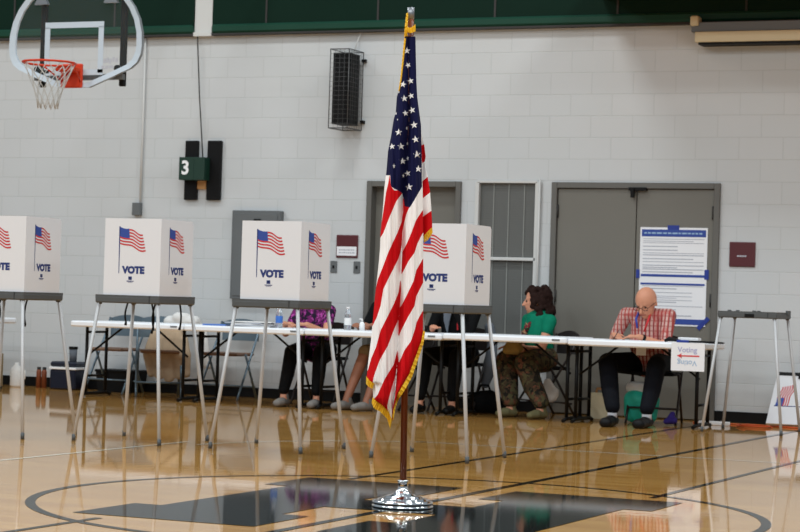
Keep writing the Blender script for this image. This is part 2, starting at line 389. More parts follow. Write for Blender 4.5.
# block letter H in the centre circle
HP = []
for s in (-1, 1):
    c0 = CX
    HP += [rect(*sorted((c0+s*0.155, c0+s*1.10)), 8.62, 9.19), rect(*sorted((c0+s*0.155, c0+s*1.10)), 10.57, 11.14), rect(*sorted((c0+s*0.30, c0+s*0.95)), 9.19, 10.57)]
HP += [rect(CX-0.30, CX+0.30, 9.66, 10.12)]
film('trim_9', HP, M['court_dark'], 0.0018)
film('trim_10', [rect(-7.32, -7.28, 2, 13.2)]+arc(-5.1, 12.7, 2.03-0.02, 2.03+0.02, R(172), R(118), 14)+[rect(-6.1, 4, 14.47, 14.51)], M['court_white'], 0.0012)

# ------------------------------------------------------------------ voting booths
def flag_print(mb, P, s=1.0):
    """waving flag print; P(u,v) maps panel coordinates (u right, v down from the top) to a point; materials: 1 ink blue, 2 red, 3 blue, 4 paper"""
    W = 0.205*s; H = 0.112*s
    def q(a, b): return (0.002+W*a*(0.86+0.14*b), H*b*(1+0.12*a)+0.040*a*s+0.010*s*math.sin(a*8.5+0.4+b*0.8)*(0.25+a))
    n = 14
    for k in range(11):
        if k % 2: continue
        a0 = 0.40 if k < 6 else 0.0
        for i in range(n):
            s0 = a0+(1-a0)*i/n; s1 = a0+(1-a0)*(i+1)/n
            pts = [q(s0, (k+0.0)/11), q(s1, (k+0.0)/11), q(s1, (k+1.0)/11), q(s0, (k+1.0)/11)]
            mb.add([P(*p) for p in pts], [(0, 1, 2, 3)], 2)
    for i in range(6):
        s0 = 0.40*i/6; s1 = 0.40*(i+1)/6
        mb.add([P(*p) for p in (q(s0, -0.02), q(s1, -0.02), q(s1, 6/11), q(s0, 6/11))], [(0, 1, 2, 3)], 3)
    mb.add([P(*p) for p in ((-0.006, -0.006), (0.003, -0.006), (0.003, 0.315), (-0.002, 0.315))], [(0, 1, 2, 3)], 1)
def panel_print(mb, P):
    flag_print(mb, lambda u, v: P(u+0.118, v+0.06))
    vs, fs = VOTE; mb.add([P(0.148+x, 0.372-y) for x, y in vs], fs, 1)
    for a in ((0.195, 0.222, 0.395, 0.418), (0.180, 0.237, 0.424, 0.429), (0.19, 0.228, 0.432, 0.435)):
        mb.add([P(a[0], a[2]), P(a[1], a[2]), P(a[1], a[3]), P(a[0], a[3])], [(0, 1, 2, 3)], 1)
    mb.add([P(0.200, 0.402), P(0.208, 0.400), P(0.217, 0.406), P(0.205, 0.41)], [(0, 1, 2, 3)], 4)
def rounded(u0, u1, v0, v1, r, corners):
    """outline in (u, v); corners: which of 'tl','tr' are rounded"""
    pts = []
    def c(cx, cy, a0, a1): return [(cx+r*math.cos(a0+(a1-a0)*i/6), cy+r*math.sin(a0+(a1-a0)*i/6)) for i in range(7)]
    pts += [(u0, v0), (u1, v0)]
    pts += c(u1-r, v1-r, 0, math.pi/2) if 'tr' in corners else [(u1, v1)]
    pts += c(u0+r, v1-r, math.pi/2, math.pi) if 'tl' in corners else [(u0, v1)]
    return pts
PM = lambda: [M['white_paper'], M['ink_blue'], M['print_red'], M['print_blue'], M['paper']]
SH = 0.527; TZ = 0.998
def booth(loc, label, screen=True, straps=(), rz=0.0, dz=0.0):
    t = thing('voting_booth', label, 'voting booth', (loc[0], loc[1], 0), rz, 'portable voting booths on thin metal legs')
    tz = TZ+dz; h = 0.252
    tr = MB().box(-h, h, -h, h, tz-0.052, tz-0.006, bev=0.008)
    for a in ((-h+0.002, h-0.002, -h+0.002, -h+0.012), (-h+0.002, h-0.002, h-0.012, h-0.002), (-h+0.003, -h+0.012, -h+0.013, h-0.013), (h-0.012, h-0.003, -h+0.013, h-0.013)): tr.box(a[0], a[1], a[2], a[3], tz-0.02, tz+0.004)
    tray = tr.build('tray', M['tray'], t)
    MB().box(0.172, 0.178, -h-0.002, -h+0.01, tz-0.052, tz+0.004).build('seam', M['tray_seam'], tray)
    for sx in (-1, 1):
        for sy in (-1, 1):
            a = Vector((sx*0.228, sy*0.228, tz-0.03)); b_ = Vector((sx*0.335, sy*0.335, 0.0))
            lg = MB().tube([a, b_+Vector((0, 0, 0.012))], 0.0125).build('leg', M['leg'], t)
            MB().tube([b_+Vector((0, 0, 0.03))+(a-b_)*0.012, b_], 0.0137).build('leg_tip', M['tray'], lg)
            MB().box(sx*0.228-0.014, sx*0.228+0.014, sy*0.228-0.014, sy*0.228+0.014, tz-0.062, tz-0.05, bev=0.003).build('leg_socket', M['tray'], lg)
    if screen:
        z0 = tz-0.008; z1 = tz+SH; th = 0.005
        x0, x1, y0, y1 = -0.198, 0.243, -0.235, 0.210
        # front panel (faces -y)
        p = MB(); Mx = Matrix.Translation((0, y0, 0)) @ Matrix.Rotation(math.pi/2, 4, 'X')
        p.prism([(x0, z0), (x1, z0), (x1, z1), (x0, z1)], -th, 0, 0, Mx)
        panel_print(p, lambda u, v: (x0+u, y0-0.0012, z1-v)); p.build('screen_panel', PM(), t)
        p = MB(); Mx = Matrix.Translation((x1, 0, 0)) @ Matrix.Rotation(math.pi/2, 4, 'Z') @ Matrix.Rotation(math.pi/2, 4, 'X')
        p.prism(rounded(y0+0.0055, y1, z0, z1, 0.03, ['tr']), -th, 0, 0, Mx)
        panel_print(p, lambda u, v: (x1+0.0012, y0+u, z1-v)); p.build('screen_panel', PM(), t)
        p = MB(); Mx = Matrix.Translation((x0, 0, 0)) @ Matrix.Rotation(math.pi/2, 4, 'Z') @ Matrix.Rotation(math.pi/2, 4, 'X')
        p.prism(rounded(y0+0.0055, y1, z0, z1, 0.03, ['tr']), 0, th, 0, Mx)
        panel_print(p, lambda u, v: (x0-0.0012, y1-u, z1-v)); p.build('screen_panel', PM(), t)
    else:
        MB().box(-0.02, 0.06, -h-0.004, -h, tz-0.045, tz-0.015).build('latch', M['black'], t)
        q = MB()
        for x in (-0.17, -0.1, 0.04, 0.08): q.box(x, x+0.03, -h+0.01, -h+0.03, tz, tz+0.014, bev=0.003)
        q.box(h-0.01, h+0.01, 0.1, 0.2, tz-0.02, tz+0.02); q.build('clip', M['tray'], t)
    for (x, y, l, dx) in straps:
        q = MB(); N = 6
        for i in range(N):
            s0, s1 = i/N, (i+1)/N; f_ = lambda s: x+dx*math.sin(s*2.6)
            q.add([(f_(s0)-0.006, y, tz-0.05-l*s0), (f_(s0)+0.006, y+0.002, tz-0.05-l*s0), (f_(s1)+0.006, y+0.002, tz-0.05-l*s1), (f_(s1)-0.006, y, tz-0.05-l*s1)], [(0, 1, 2, 3)])
            q.add([(f_(s0)-0.006, y+0.003, tz-0.05-l*s0), (f_(s0)+0.006, y+0.005, tz-0.05-l*s0), (f_(s1)+0.006, y+0.005, tz-0.05-l*s1), (f_(s1)-0.006, y+0.003, tz-0.05-l*s1)], [(3, 2, 1, 0)])
        q.tube([(f_(1), y+0.002, tz-0.05-l), (f_(1)-0.005, y+0.002, tz-0.06-l*1.05)], 0.009)
        q.build('strap', M['black'], t)
    return t
booth((-8.545, 12.85), 'white screened VOTE booth cut off by the left edge of the photo', straps=((-0.16, 0.05, 0.17, 0.02), (-0.10, 0.0, 0.16, -0.03), (0.05, 0.1, 0.17, -0.02)))
booth((-7.57, 13.01), 'white screened VOTE booth under the conduit box, blue grey folding chair behind its legs', straps=((-0.2, 0.1, 0.14, -0.02), (-0.02, 0.12, 0.19, 0.02), (0.02, 0.1, 0.17, -0.02), (0.17, 0.18, 0.16, 0.012)))
booth((-6.545, 13.07), 'white screened VOTE booth in front of the grey wall cabinet and the person in purple')
booth((-5.405, 13.15), 'white screened VOTE booth standing just right of the hanging American flag', dz=0.004)
booth((-4.535, 17.95), 'bare grey voting booth table without a screen at the far right', screen=False, dz=0.012)

# ------------------------------------------------------------------ flag on its stand
PD = 10.75                                   # distance of the flag pole along the view axis
ca, sa = math.cos(YAW), math.sin(YAW)
POLE = Vector((-4.254, 9.897, 0))
SC = FPX/PD
def fl_uz(px, py):
    """design sheet of the flag (drawn in units of 1/195 m around the pole foot) to metres: u to the right, z up"""
    a = px-400; v = py-266
    a2 = a*math.cos(ROLL)+v*math.sin(ROLL); b2 = -a*math.sin(ROLL)+v*math.cos(ROLL)
    return a2/SC-POLE_U, CAM_H+PITCH*PD-b2/SC
POLE_U = 0.0
POLE_U = fl_uz(402.4, 507.4)[0]
top_u, top_z = fl_uz(411, 9)
fs_ = thing('flag_stand', 'tall wooden flagpole on a round chrome base in the centre circle', 'flagpole', tuple(POLE), YAW)
MB().lathe([(0.0, 0.0), (0.149, 0.0), (0.153, 0.004), (0.153, 0.013), (0.148, 0.015), (0.148, 0.018), (0.152, 0.021), (0.151, 0.032), (0.145, 0.038), (0.132, 0.040), (0.130, 0.036), (0.124, 0.037), (0.122, 0.046), (0.106, 0.050), (0.104, 0.046), (0.097, 0.047), (0.092, 0.056), (0.072, 0.062), (0.064, 0.064),
            (0.048, 0.070), (0.034, 0.082), (0.027, 0.092), (0.025, 0.098), (0.025, 0.126), (0.028, 0.128), (0.028, 0.136), (0.018, 0.138)], n=48).build('base', M['chrome'], fs_)
TOPP = Vector((top_u, 0, top_z))
MB().tube([(0, 0, 0.12), TOPP-Vector((0, 0, 0.04))], 0.0165, n=16).build('pole', M['wood_pole'], fs_)
q = MB(); q.tube([TOPP-Vector((0, 0, 0.045)), TOPP+Vector((0, 0, 0.012))], 0.0175, n=16); q.build('ferrule', M['steel'], fs_)

LEFT = [(405, 36), (403, 59), (400.4, 80), (398.6, 90), (396.7, 97), (395.7, 112), (393.7, 119), (391, 136), (388, 151), (386.3, 172), (384.4, 187), (382.7, 211), (380.5, 233), (380, 249), (377.8, 272), (375, 296), (373, 319), (371, 340), (368.2, 362), (366.6, 378), (366.9, 381), (372.6, 384), (373.2, 398), (376, 402), (382, 406), (388, 412.5), (391, 420)]
RIGHT = [(415.5, 36), (416, 60), (416.5, 82), (417.3, 97), (419, 110), (421, 125), (421.8, 160), (422.8, 200), (423.2, 240), (423.2, 300), (423, 330), (421.5, 341), (418, 351), (413.5, 363), (409.5, 374), (403, 385), (397.5, 394.5), (394.5, 406), (392.6, 418), (392, 420)]
REDS = [
 [(390, 174), (390.6, 186), (394, 191), (403.5, 191), (401.8, 194), (396.2, 202), (390.3, 216), (387, 224), (383.5, 233), (379, 240), (380, 233), (383.8, 208), (386, 193), (388.6, 182)],
 [(403, 198), (410, 206), (406.5, 214), (404.7, 221), (402.5, 231), (401.8, 244), (400.8, 251), (398.5, 258.8), (390, 275.7), (383.5, 289), (380.7, 305.7), (377, 317), (370, 331), (366, 331), (377.8, 279.5), (382.5, 268), (388.2, 253), (392, 244.5), (397, 234), (401.5, 222.5), (403, 212)],
 [(400.6, 277), (398.5, 292.6), (393.8, 304), (386.3, 319), (380.7, 330), (376, 347), (371.3, 358), (368, 370), (362, 376), (362, 386), (372, 386), (373.2, 380), (374.3, 375), (379.7, 360), (388.2, 345), (393.8, 330), (398.5, 319), (400, 307), (401, 290)],
 [(397.7, 349), (393.8, 364), (384.4, 379), (377.8, 394), (373, 400), (374, 412), (388, 412), (387.2, 405), (391, 390), (395.7, 375), (397.2, 362)],
 [(397.6, 352), (396.6, 377), (394.9, 396), (392.3, 412), (391, 422), (400, 422), (404, 395), (432, 360), (430, 310), (422.9, 310.4), (419, 317), (416.3, 322.6), (414.5, 330), (410.7, 341), (404, 350.6), (398.8, 363)],
 [(430, 207), (422.4, 210.7), (415.7, 221), (411.4, 232.7), (406.4, 244.5), (402.3, 252), (401.2, 275), (404, 270), (408.8, 260.7), (414.5, 253), (417.3, 243.8), (422.8, 233), (430, 228)],
 [(430, 252), (422.9, 258.8), (416.3, 270), (413.5, 281), (407, 294.5), (402.3, 303.8), (400, 308), (398.2, 322), (398.4, 337.6), (401.3, 330), (407.9, 317), (414.5, 305.7), (416.3, 296), (422.9, 283), (430, 276)],
]
BLUE = [[(380, 20), (390, 20), (430, 20), (430, 132), (421.4, 132), (422, 187), (414.3, 200.6), (409.7, 208), (404.7, 206.5), (403.8, 199), (402, 193.2), (392, 188), (390.6, 186), (390.3, 176), (386, 175.3), (376, 175)]]
FLAP_L = [(419.5, 128), (419.5, 240)]
FLAP_R = [(420.5, 128), (424.4, 144), (425.8, 156), (424.6, 163), (427.7, 176.5), (430.2, 192), (431.5, 210), (432.3, 224), (432.4, 231), (431, 236), (424.5, 241)]
FLAP_REDS = [[(418, 145.5), (424.4, 143.4), (430, 143), (430, 160), (424.4, 161), (418, 165)], [(418, 183.5), (422, 181), (427.8, 176.4), (434, 172), (436, 189), (430.4, 192), (422.8, 198), (418, 201)], [(418, 219), (422.8, 216.6), (431.2, 210.7), (436, 207), (438, 225), (432.2, 228.5), (423.8, 236), (418, 240)]]
def sdf(P, polys):
    """signed distance (positive inside) of points P to a union of polygons"""
    best = np.full(len(P), -1e9)
    for poly in polys:
        A = np.array(poly, float); B = np.roll(A, -1, 0); d = np.full(len(P), 1e9); ins = np.zeros(len(P), bool)
        for a, b_ in zip(A, B):
            e = b_-a; w_ = P-a; t = np.clip((w_@e)/(e@e+1e-12), 0, 1); dd_ = np.hypot(*(w_-t[:, None]*e).T); d = np.minimum(d, dd_)
            c = ((a[1] > P[:, 1]) != (b_[1] > P[:, 1])) & (P[:, 0] < (b_[0]-a[0])*(P[:, 1]-a[1])/(b_[1]-a[1]+1e-12)+a[0]); ins ^= c
        best = np.maximum(best, np.where(ins, d, -d))
    return best
def interp(poly, y):
    ys = [p[1] for p in poly]; xs = [p[0] for p in poly]; return float(np.interp(y, ys, xs))
CREASE = [(408, 36), (409, 120), (403.5, 200), (401.5, 250), (400.2, 290), (398.4, 330), (397.4, 360), (395.5, 385), (392, 420)]
def depth(px, py):
    l, r, c = interp(LEFT, py), interp(RIGHT, py), interp(CREASE, py); w_ = (r-l)/SC
    k = min(1.0, max(0.0, (py-60)/120)); amp = 0.035+0.05*k
    if px < c: t = (px-l)/max(c-l, 0.5); dd_ = math.sin(math.pi*min(max(t*0.96+0.04, 0), 1))
    else: t = (px-c)/max(r-c, 0.5); dd_ = math.sin(math.pi*min(max(t*0.92, 0), 1))*0.85
    rip = 0.008*math.sin(px*0.75+py*0.022)+0.004*math.sin(px*1.7-py*0.04)
    return -(0.012+amp*max(dd_, 0)**0.7*min(1, w_/0.12)+rip*k*max(dd_, 0)**0.5)
def cloth(name, Lp, Rp, y0, y1, nr, nc, dfun, reds, blues, back, parent):
    V = []; P2 = []; F = []
    for side in (0, 1):
        for i in range(nr+1):
            py = y0+(y1-y0)*i/nr; l, r = interp(Lp, py), interp(Rp, py)
            for j in range(nc+1):
                px = l+(r-l)*j/nc; u, z = fl_uz(px, py); e = min(j, nc-j)/nc
                d_ = dfun(px, py) if side == 0 else (dfun(px, py) if back is None else back(px, py, e))
                if back is None and side: d_ += 0.006
                V.append((u, d_, z)); P2.append((px, py))
    n1 = (nr+1)*(nc+1)
    for i in range(nr):
        for j in range(nc):
            a = i*(nc+1)+j; b_ = a+nc+1; F.append((a, b_, b_+1, a+1)); F.append((n1+a, n1+a+1, n1+b_+1, n1+b_))
        for j, fl_ in ((0, 0), (nc, 1)):
            a = i*(nc+1)+j; b_ = a+nc+1; q_ = (a, n1+a, n1+b_, b_); F.append(q_ if not fl_ else q_[::-1])
    for i, fl_ in ((0, 1), (nr, 0)):
        for j in range(nc):
            a = i*(nc+1)+j; q_ = (a, n1+a, n1+a+1, a+1); F.append(q_ if fl_ else q_[::-1])
    P2 = np.array(P2); nf0 = len(F); mi = [0]*nf0
    return V, F, mi, P2
V, F, mi, P2 = cloth('c', LEFT, RIGHT, 36, 419.5, 300, 66, depth, REDS, BLUE, lambda px, py, e: 0.02+(0.03+0.03*min(1, (py-36)/200))*math.sin(math.pi*min(1, e*1.0+0.0))**0.6 if e > 0 else depth(px, py)+0.006, None)
mb = MB(); mb.add(V, F, 0, True)
nbase = len(mb.v)
# stars lie on the front of the canton
STARS = [(407, 50.5, 3.6, 0), (408, 65, 3.2, .5), (410.5, 81, 3.4, .2), (403, 84.5, 3.5, -.2), (404.3, 98.8, 3.6, .1), (411, 96, 3.3, .3), (405.5, 113.6, 3.2, .2), (412, 110.5, 3.6, .3), (406.8, 128.5, 2.0, 0), (414, 125.5, 3.8, .1), (398.6, 133, 3.7, 0),
         (407.2, 143.6, 2.0, .1), (415.5, 140, 3.8, .2), (392, 147, 3.3, .1), (401, 147, 3.8, .1), (407.6, 158.5, 2.6, .2), (402.7, 161.5, 3.6, .1), (416.8, 155, 4.0, .1), (394, 166.8, 2.6, 0), (407.4, 173.7, 3.4, .2), (403.3, 176, 2.2, 0), (418.3, 169.5, 3.8, 0), (409, 187.6, 3.9, 0.05), (395.9, 113.5, 1.8, 0), (398.8, 92, 1.6, .3), (397.5, 120, 1.2, .3)]
for sx, sy, r, rot in STARS:
    pts = []
    for k in range(10):
        a = math.pi/2+rot+k*math.pi/5; rr = r if k % 2 == 0 else r*0.40
        kx = 0.55 if r < 2.7 else 1.0
        px = sx+rr*math.cos(a)*kx; py = sy-rr*math.sin(a); pts.append((px, py))
    ins = [(min(max(px, interp(LEFT, py)+0.3), interp(RIGHT, py)-0.3), py) for px, py in pts]
    def P3(px, py): u, z = fl_uz(px, py); return (u, depth(px, py)-0.004, z)
    vs = [P3(sx, sy)]+[P3(*p) for p in ins]
    mb.add(vs, [(0, 1+(k+1) % 10, 1+k) for k in range(10)], 1)
flag = thing('american_flag', 'American flag with gold fringe hanging furled from the wooden pole', 'flag', tuple(POLE), YAW)
fc = mb.build('flag_cloth', [M['flag'], M['star']], flag)
A = np.zeros(len(mb.v)); B = np.zeros(len(mb.v)); A[:nbase] = sdf(P2, REDS); B[:nbase] = sdf(P2, BLUE)
for nm, arr in (('red', A), ('blue', B)):
    at = fc.data.attributes.new(nm, 'FLOAT', 'POINT'); at.data.foreach_set('value', arr.astype(np.float32))
# rear fold showing at the right
dflap = lambda px, py: 0.012+0.012*math.sin((px-419)*0.5)+0.01*math.sin(py*0.05)
V, F, mi, P2 = cloth('f', FLAP_L, FLAP_R, 128, 240, 90, 16, dflap, FLAP_REDS, [], None, None)
mb = MB(); mb.add(V, F, 0, True); ff = mb.build('flag_fold', [M['flag']], flag)
for nm, arr in (('red', sdf(P2, FLAP_REDS)), ('blue', np.full(len(P2), -1.0))):
    at = ff.data.attributes.new(nm, 'FLOAT', 'POINT'); at.data.foreach_set('value', arr.astype(np.float32))
# gold fringe: strips of thread
def fringe(inner, outer, dfun, n):
    mb = MB()
    def along(pl, t):
        L = [0]
        for i in range(len(pl)-1): L.append(L[-1]+math.dist(pl[i], pl[i+1]))
        t *= L[-1]; return float(np.interp(t, L, [p[0] for p in pl])), float(np.interp(t, L, [p[1] for p in pl]))
    rows = []
    for i in range(n+1):
        t = i/n; a = along(inner, t); b_ = along(outer, t); wv = 0.004*math.sin(i*2.1)
        d0 = dfun(*a); ua, za = fl_uz(*a); ub, zb = fl_uz(*b_)
        rows.append([(ua, d0-0.004+wv, za), (ub, d0-0.002-wv, zb), (ub, d0+0.006-wv, zb), (ua, d0+0.006+wv, za)])
    for i in range(n):
        r0, r1 = rows[i], rows[i+1]
        for k in range(4): k2 = (k+1) % 4; mb.add([r0[k], r1[k], r1[k2], r0[k2]], [(0, 1, 2, 3)], 0)
    for r_, o in ((rows[0], 1), (rows[-1], -1)): mb.add(r_, [(0, 1, 2, 3)[::o]], 0)
    return mb
fringe([(366.2, 376), (370, 380.5), (374, 383)], [(366, 383.8), (369, 386.5), (372.6, 388.6)], depth, 14).build('gold_fringe', M['gold'], flag)
fringe([(372.8, 397), (376.5, 401), (382.5, 405), (388.5, 411.5), (392, 419.5)], [(371.6, 402), (374, 408), (380.4, 411.5), (387, 418.5), (390.3, 428.8)], depth, 40).build('gold_fringe', M['gold'], flag)
fringe([(423.2, 330), (421.3, 340.5), (417.8, 350.5), (413.2, 362.5), (409, 374), (402.6, 385), (397, 394.5), (394, 406), (392, 418)], [(425, 332), (423.5, 343), (420.2, 353), (416, 365), (411.8, 377), (405, 389), (399.5, 397.5), (395.6, 407), (392.8, 422)], lambda a, b_: depth(a-2, b_), 70).build('gold_fringe', M['gold'], flag)
fringe([(423.6, 236), (428, 231), (432.2, 227)], [(424, 242.5), (428, 240), (432.8, 232.5)], dflap, 14).build('gold_fringe', M['gold'], flag)
fringe([(406, 38), (403.8, 60), (401.5, 80), (399.5, 91)], [(404, 38), (402, 60), (400, 80), (398.3, 91)], depth, 40).build('gold_fringe', M['gold'], flag)
mb = fringe([(404.3, 38), (407.5, 32), (411, 33), (415.6, 31)], [(404.5, 30), (407, 27), (411, 27.5), (415.4, 24)], lambda a, b_: -0.03, 16)
q = fringe([(408.3, 12), (407.6, 25), (407.4, 36)], [(406.2, 13), (405, 24), (404, 36)], lambda a, b_: -0.022, 12); mb.add(q.v, q.f)
mb.build('gold_fringe', M['gold'], flag)

# ------------------------------------------------------------------ tables
def table(x0, x1, y0=17.70, z=0.737, label='', legs=None, dep=0.76):
    t = thing('folding_table', label, 'table', ((x0+x1)/2, y0+dep/2, 0), 0, 'white plastic folding tables in a row')
    hx = (x1-x0)/2-0.003; hy = dep/2
    top = MB().box(-hx, hx, -hy, hy, z-0.055, z, bev=0.012).build('tabletop', M['table'], t)
    MB().box(hx-0.13, hx-0.06, -hy-0.003, -hy+0.002, z-0.030, z-0.014).build('handle_recess', M['steel'], top)
    lx = legs or (-hx+0.07, hx-0.09)
    for i, x in enumerate(lx):
        s = 1 if i == 0 else -1
        for y in (-0.18, 0.18): MB().tube([(x, y, z-0.05), (x, y, 0.035)], 0.016).build('leg', M['black_metal'], t)
        for zz in (0.62, 0.2): MB().tube([(x, -0.18, zz), (x, 0.18, zz)], 0.012).build('stretcher', M['black_metal'], t)
        MB().tube([(x, -0.27, 0.016), (x, -0.2, 0.03), (x, 0.2, 0.03), (x, 0.27, 0.016)], 0.017).build('foot', M['black_metal'], t)
        MB().tube([(x, -0.1, 0.42), (x+s*0.36, -0.1, z-0.045)], 0.010).build('brace', M['black_metal'], t)
    return t
table(-13.4, -12.22, z=0.72, label='white folding table whose end just shows at the left edge of the photo')
table(-11.12, -9.89, z=0.728, label='white folding table behind the second booth, empty chairs at it')
table(-9.885, -8.64, z=0.727, label='white folding table with newspapers and the blue labelled bottle on it')
table(-8.635, -7.28, z=0.730, label='white folding table passing behind the hanging flag', legs=(-0.58, 0.60))
table(-7.275, -6.115, z=0.738, label='white folding table in front of the woman in the teal shirt', legs=(-0.5, 0.53))
table(-6.11, -4.915, z=0.731, label='white folding table with the Voting arrow sign, bald man behind it', legs=(-0.57, 0.51))

# ------------------------------------------------------------------ chairs
def chair(name_loc, rz, label, frame, seatm, group='metal folding chairs behind the tables'):
    t = thing('folding_chair', label, 'chair', name_loc, rz, group)
    q = MB(); N = 10
    for i in range(N):
        a0 = -0.2+0.4*i/N; a1 = -0.2+0.4*(i+1)/N; f_ = lambda a: 0.235+0.03*math.cos(a*6); hgt = lambda a: 0.785-0.9*a*a
        q.add([(a0, f_(a0), 0.57), (a1, f_(a1), 0.57), (a1, f_(a1)+0.008, hgt(a1)), (a0, f_(a0)+0.008, hgt(a0))], [(0, 1, 2, 3)], 0, True)
        q.add([(a0, f_(a0)+0.012, 0.57), (a1, f_(a1)+0.012, 0.57), (a1, f_(a1)+0.02, hgt(a1)), (a0, f_(a0)+0.02, hgt(a0))], [(3, 2, 1, 0)], 0, True)
        q.add([(a0, f_(a0)+0.008, hgt(a0)), (a1, f_(a1)+0.008, hgt(a1)), (a1, f_(a1)+0.02, hgt(a1)), (a0, f_(a0)+0.02, hgt(a0))], [(0, 1, 2, 3)], 0)
        q.add([(a0, f_(a0), 0.57), (a1, f_(a1), 0.57), (a1, f_(a1)+0.012, 0.57), (a0, f_(a0)+0.012, 0.57)], [(3, 2, 1, 0)], 0)
    q.build('backrest', frame, t)
    MB().box(-0.195, 0.195, -0.2, 0.19, 0.425, 0.455, bev=0.012).build('seat', seatm, t)
    for s in (-1, 1):
        MB().tube([(s*0.205, 0.245, 0.755), (s*0.215, 0.20, 0.62), (s*0.22, -0.14, 0.10), (s*0.22, -0.20, 0.0)], 0.0115).build('leg', frame, t)
        MB().tube([(s*0.205, -0.02, 0.44), (s*0.205, 0.24, 0.0)], 0.0115).build('leg', frame, t)
    MB().tube([(-0.22, -0.15, 0.14), (0.22, -0.15, 0.14)], 0.009).build('stretcher', frame, t)
    MB().tube([(-0.205, 0.2, 0.12), (0.205, 0.2, 0.12)], 0.009).build('stretcher', frame, t)
    return t
ch = chair((-11.23, 18.72, 0), 0.0, 'empty blue grey folding chair behind the blue cooler end of the tables', M['chair_blue'], M['chair_seat'])
dup(ch, (-10.66, 18.62, 0), 0.55, 'blue grey folding chair with a tan coat draped over it')
dup(ch, (-9.96, 18.74, 0), 0.0, 'empty blue grey folding chair behind the booth in front of the wall cabinet')
ch2 = chair((-8.93, 18.72, 0), 0.0, 'dark folding chair under the person in the purple top', M['chair_dark'], M['black_cloth'])
dup(ch2, (-8.05, 18.62, 0), -0.5, 'dark folding chair of the person behind the flag')
dup(ch2, (-7.50, 18.68, 0), 0.0, 'dark folding chair of the person in the black jacket')
dup(ch2, (-6.70, 18.74, 0), -0.75, 'dark folding chair under the woman in the teal shirt')
dup(ch2, (-5.54, 18.47, 0), 0.12, 'dark folding chair under the bald man')

# ------------------------------------------------------------------ people
def frame_of(d, lat):
    d = Vector(d).normalized(); lat = Vector(lat); lat = (lat-d*lat.dot(d)).normalized(); return d, lat, d.cross(lat)
class Body(MB):
    def cap(s, p0, r0, p1, r1, lat=(1, 0, 0), wl=1.0, wn=1.0, n=14):
        p0, p1 = Vector(p0), Vector(p1); d = p1-p0
        if abs(d.normalized().dot(Vector(lat))) > 0.95: lat = (0.3, 0.9, 0.1)
        d, L, Nn = frame_of(d, lat); vs = []; F = []; m_ = n//2
        rings = [(-1, math.pi/2*(1-i/m_*1.0)) for i in range(m_+1)]+[(1, math.pi/2*(i/m_)) for i in range(m_+1)]
        for side, th in rings:
            c, r = (p0, r0) if side < 0 else (p1, r1)
            z = side*r*math.sin(th)*min(wl, wn, 1.0); rr = r*math.cos(th)
            for k in range(n):
                a = 2*math.pi*k/n; vs.append(c+d*z+(L*math.cos(a)*wl+Nn*math.sin(a)*wn)*rr)
        for i in range(len(rings)-1):
            for k in range(n): F.append((i*n+k, i*n+(k+1) % n, (i+1)*n+(k+1) % n, (i+1)*n+k))
        s.add(vs, F, 0, True); return s
    def chain(s, pts, rs, **k):
        for i in range(len(pts)-1): s.cap(pts[i], rs[i], pts[i+1], rs[i+1], **k)
        return s
    def fused(s, name, m, parent, voxel=0.011, smooth=3):
        me = bpy.data.meshes.new(name); me.from_pydata(s.v, [], s.f); o = bpy.data.objects.new(name, me); C.objects.link(o)
        md = o.modifiers.new('remesh', 'REMESH'); md.mode = 'VOXEL'; md.voxel_size = voxel; md.use_smooth_shade = True
        if smooth: sm = o.modifiers.new('smooth', 'SMOOTH'); sm.iterations = smooth; sm.factor = 0.5
        dg = bpy.context.evaluated_depsgraph_get(); me2 = bpy.data.meshes.new_from_object(o.evaluated_get(dg)); me2.name = name
        bpy.data.objects.remove(o); bpy.data.meshes.remove(me)
        me2.materials.clear(); me2.materials.append(m)
        for p in me2.polygons: p.use_smooth = True
        o = bpy.data.objects.new(name, me2); C.objects.link(o); o.parent = parent; return o
def ik(a, b_, l1, l2, hint):
    a, b_ = Vector(a), Vector(b_); d = b_-a; L = min(d.length, (l1+l2)*0.995); dn = d.normalized()
    x = (l1*l1-l2*l2+L*L)/(2*L); h = math.sqrt(max(l1*l1-x*x, 0)); hn = Vector(hint); hn = (hn-dn*hn.dot(dn)).normalized()
    return a+dn*x+hn*h
def hand(B, wrist, dirv, palm_n, side, curl=0.5, s=1.0):
    """palm and five fingers; dirv along the hand, palm_n out of the back of the hand"""
    d = Vector(dirv).normalized(); nn = Vector(palm_n); nn = (nn-d*nn.dot(d)).normalized(); l = d.cross(nn)*side
    w_ = Vector(wrist); pc = w_+d*0.05*s
    B.cap(w_, 0.024*s, w_+d*0.075*s, 0.034*s, lat=l, wl=1.15, wn=0.55)
    for i, (o, ln) in enumerate(((-0.030, 0.068), (-0.010, 0.078), (0.011, 0.073), (0.030, 0.058))):
        p = w_+d*0.080*s+l*o*s; a1 = curl*0.6; a2 = curl*1.3
        q1 = p+(d*math.cos(a1)-nn*math.sin(a1))*ln*0.5*s; q2 = q1+(d*math.cos(a2)-nn*math.sin(a2))*ln*0.5*s
        B.cap(p-d*0.02, 0.0095*s, q1, 0.0085*s, n=8); B.cap(q1, 0.0085*s, q2, 0.0072*s, n=8)
    p = w_+d*0.025*s-l*0.024*s; q1 = p+(d*0.6-l*0.75).normalized()*0.04*s; q2 = q1+(d*0.85-l*0.3-nn*0.3).normalized()*0.032*s
    B.cap(p, 0.012*s, q1, 0.010*s, n=8); B.cap(q1, 0.010*s, q2, 0.008*s, n=8)
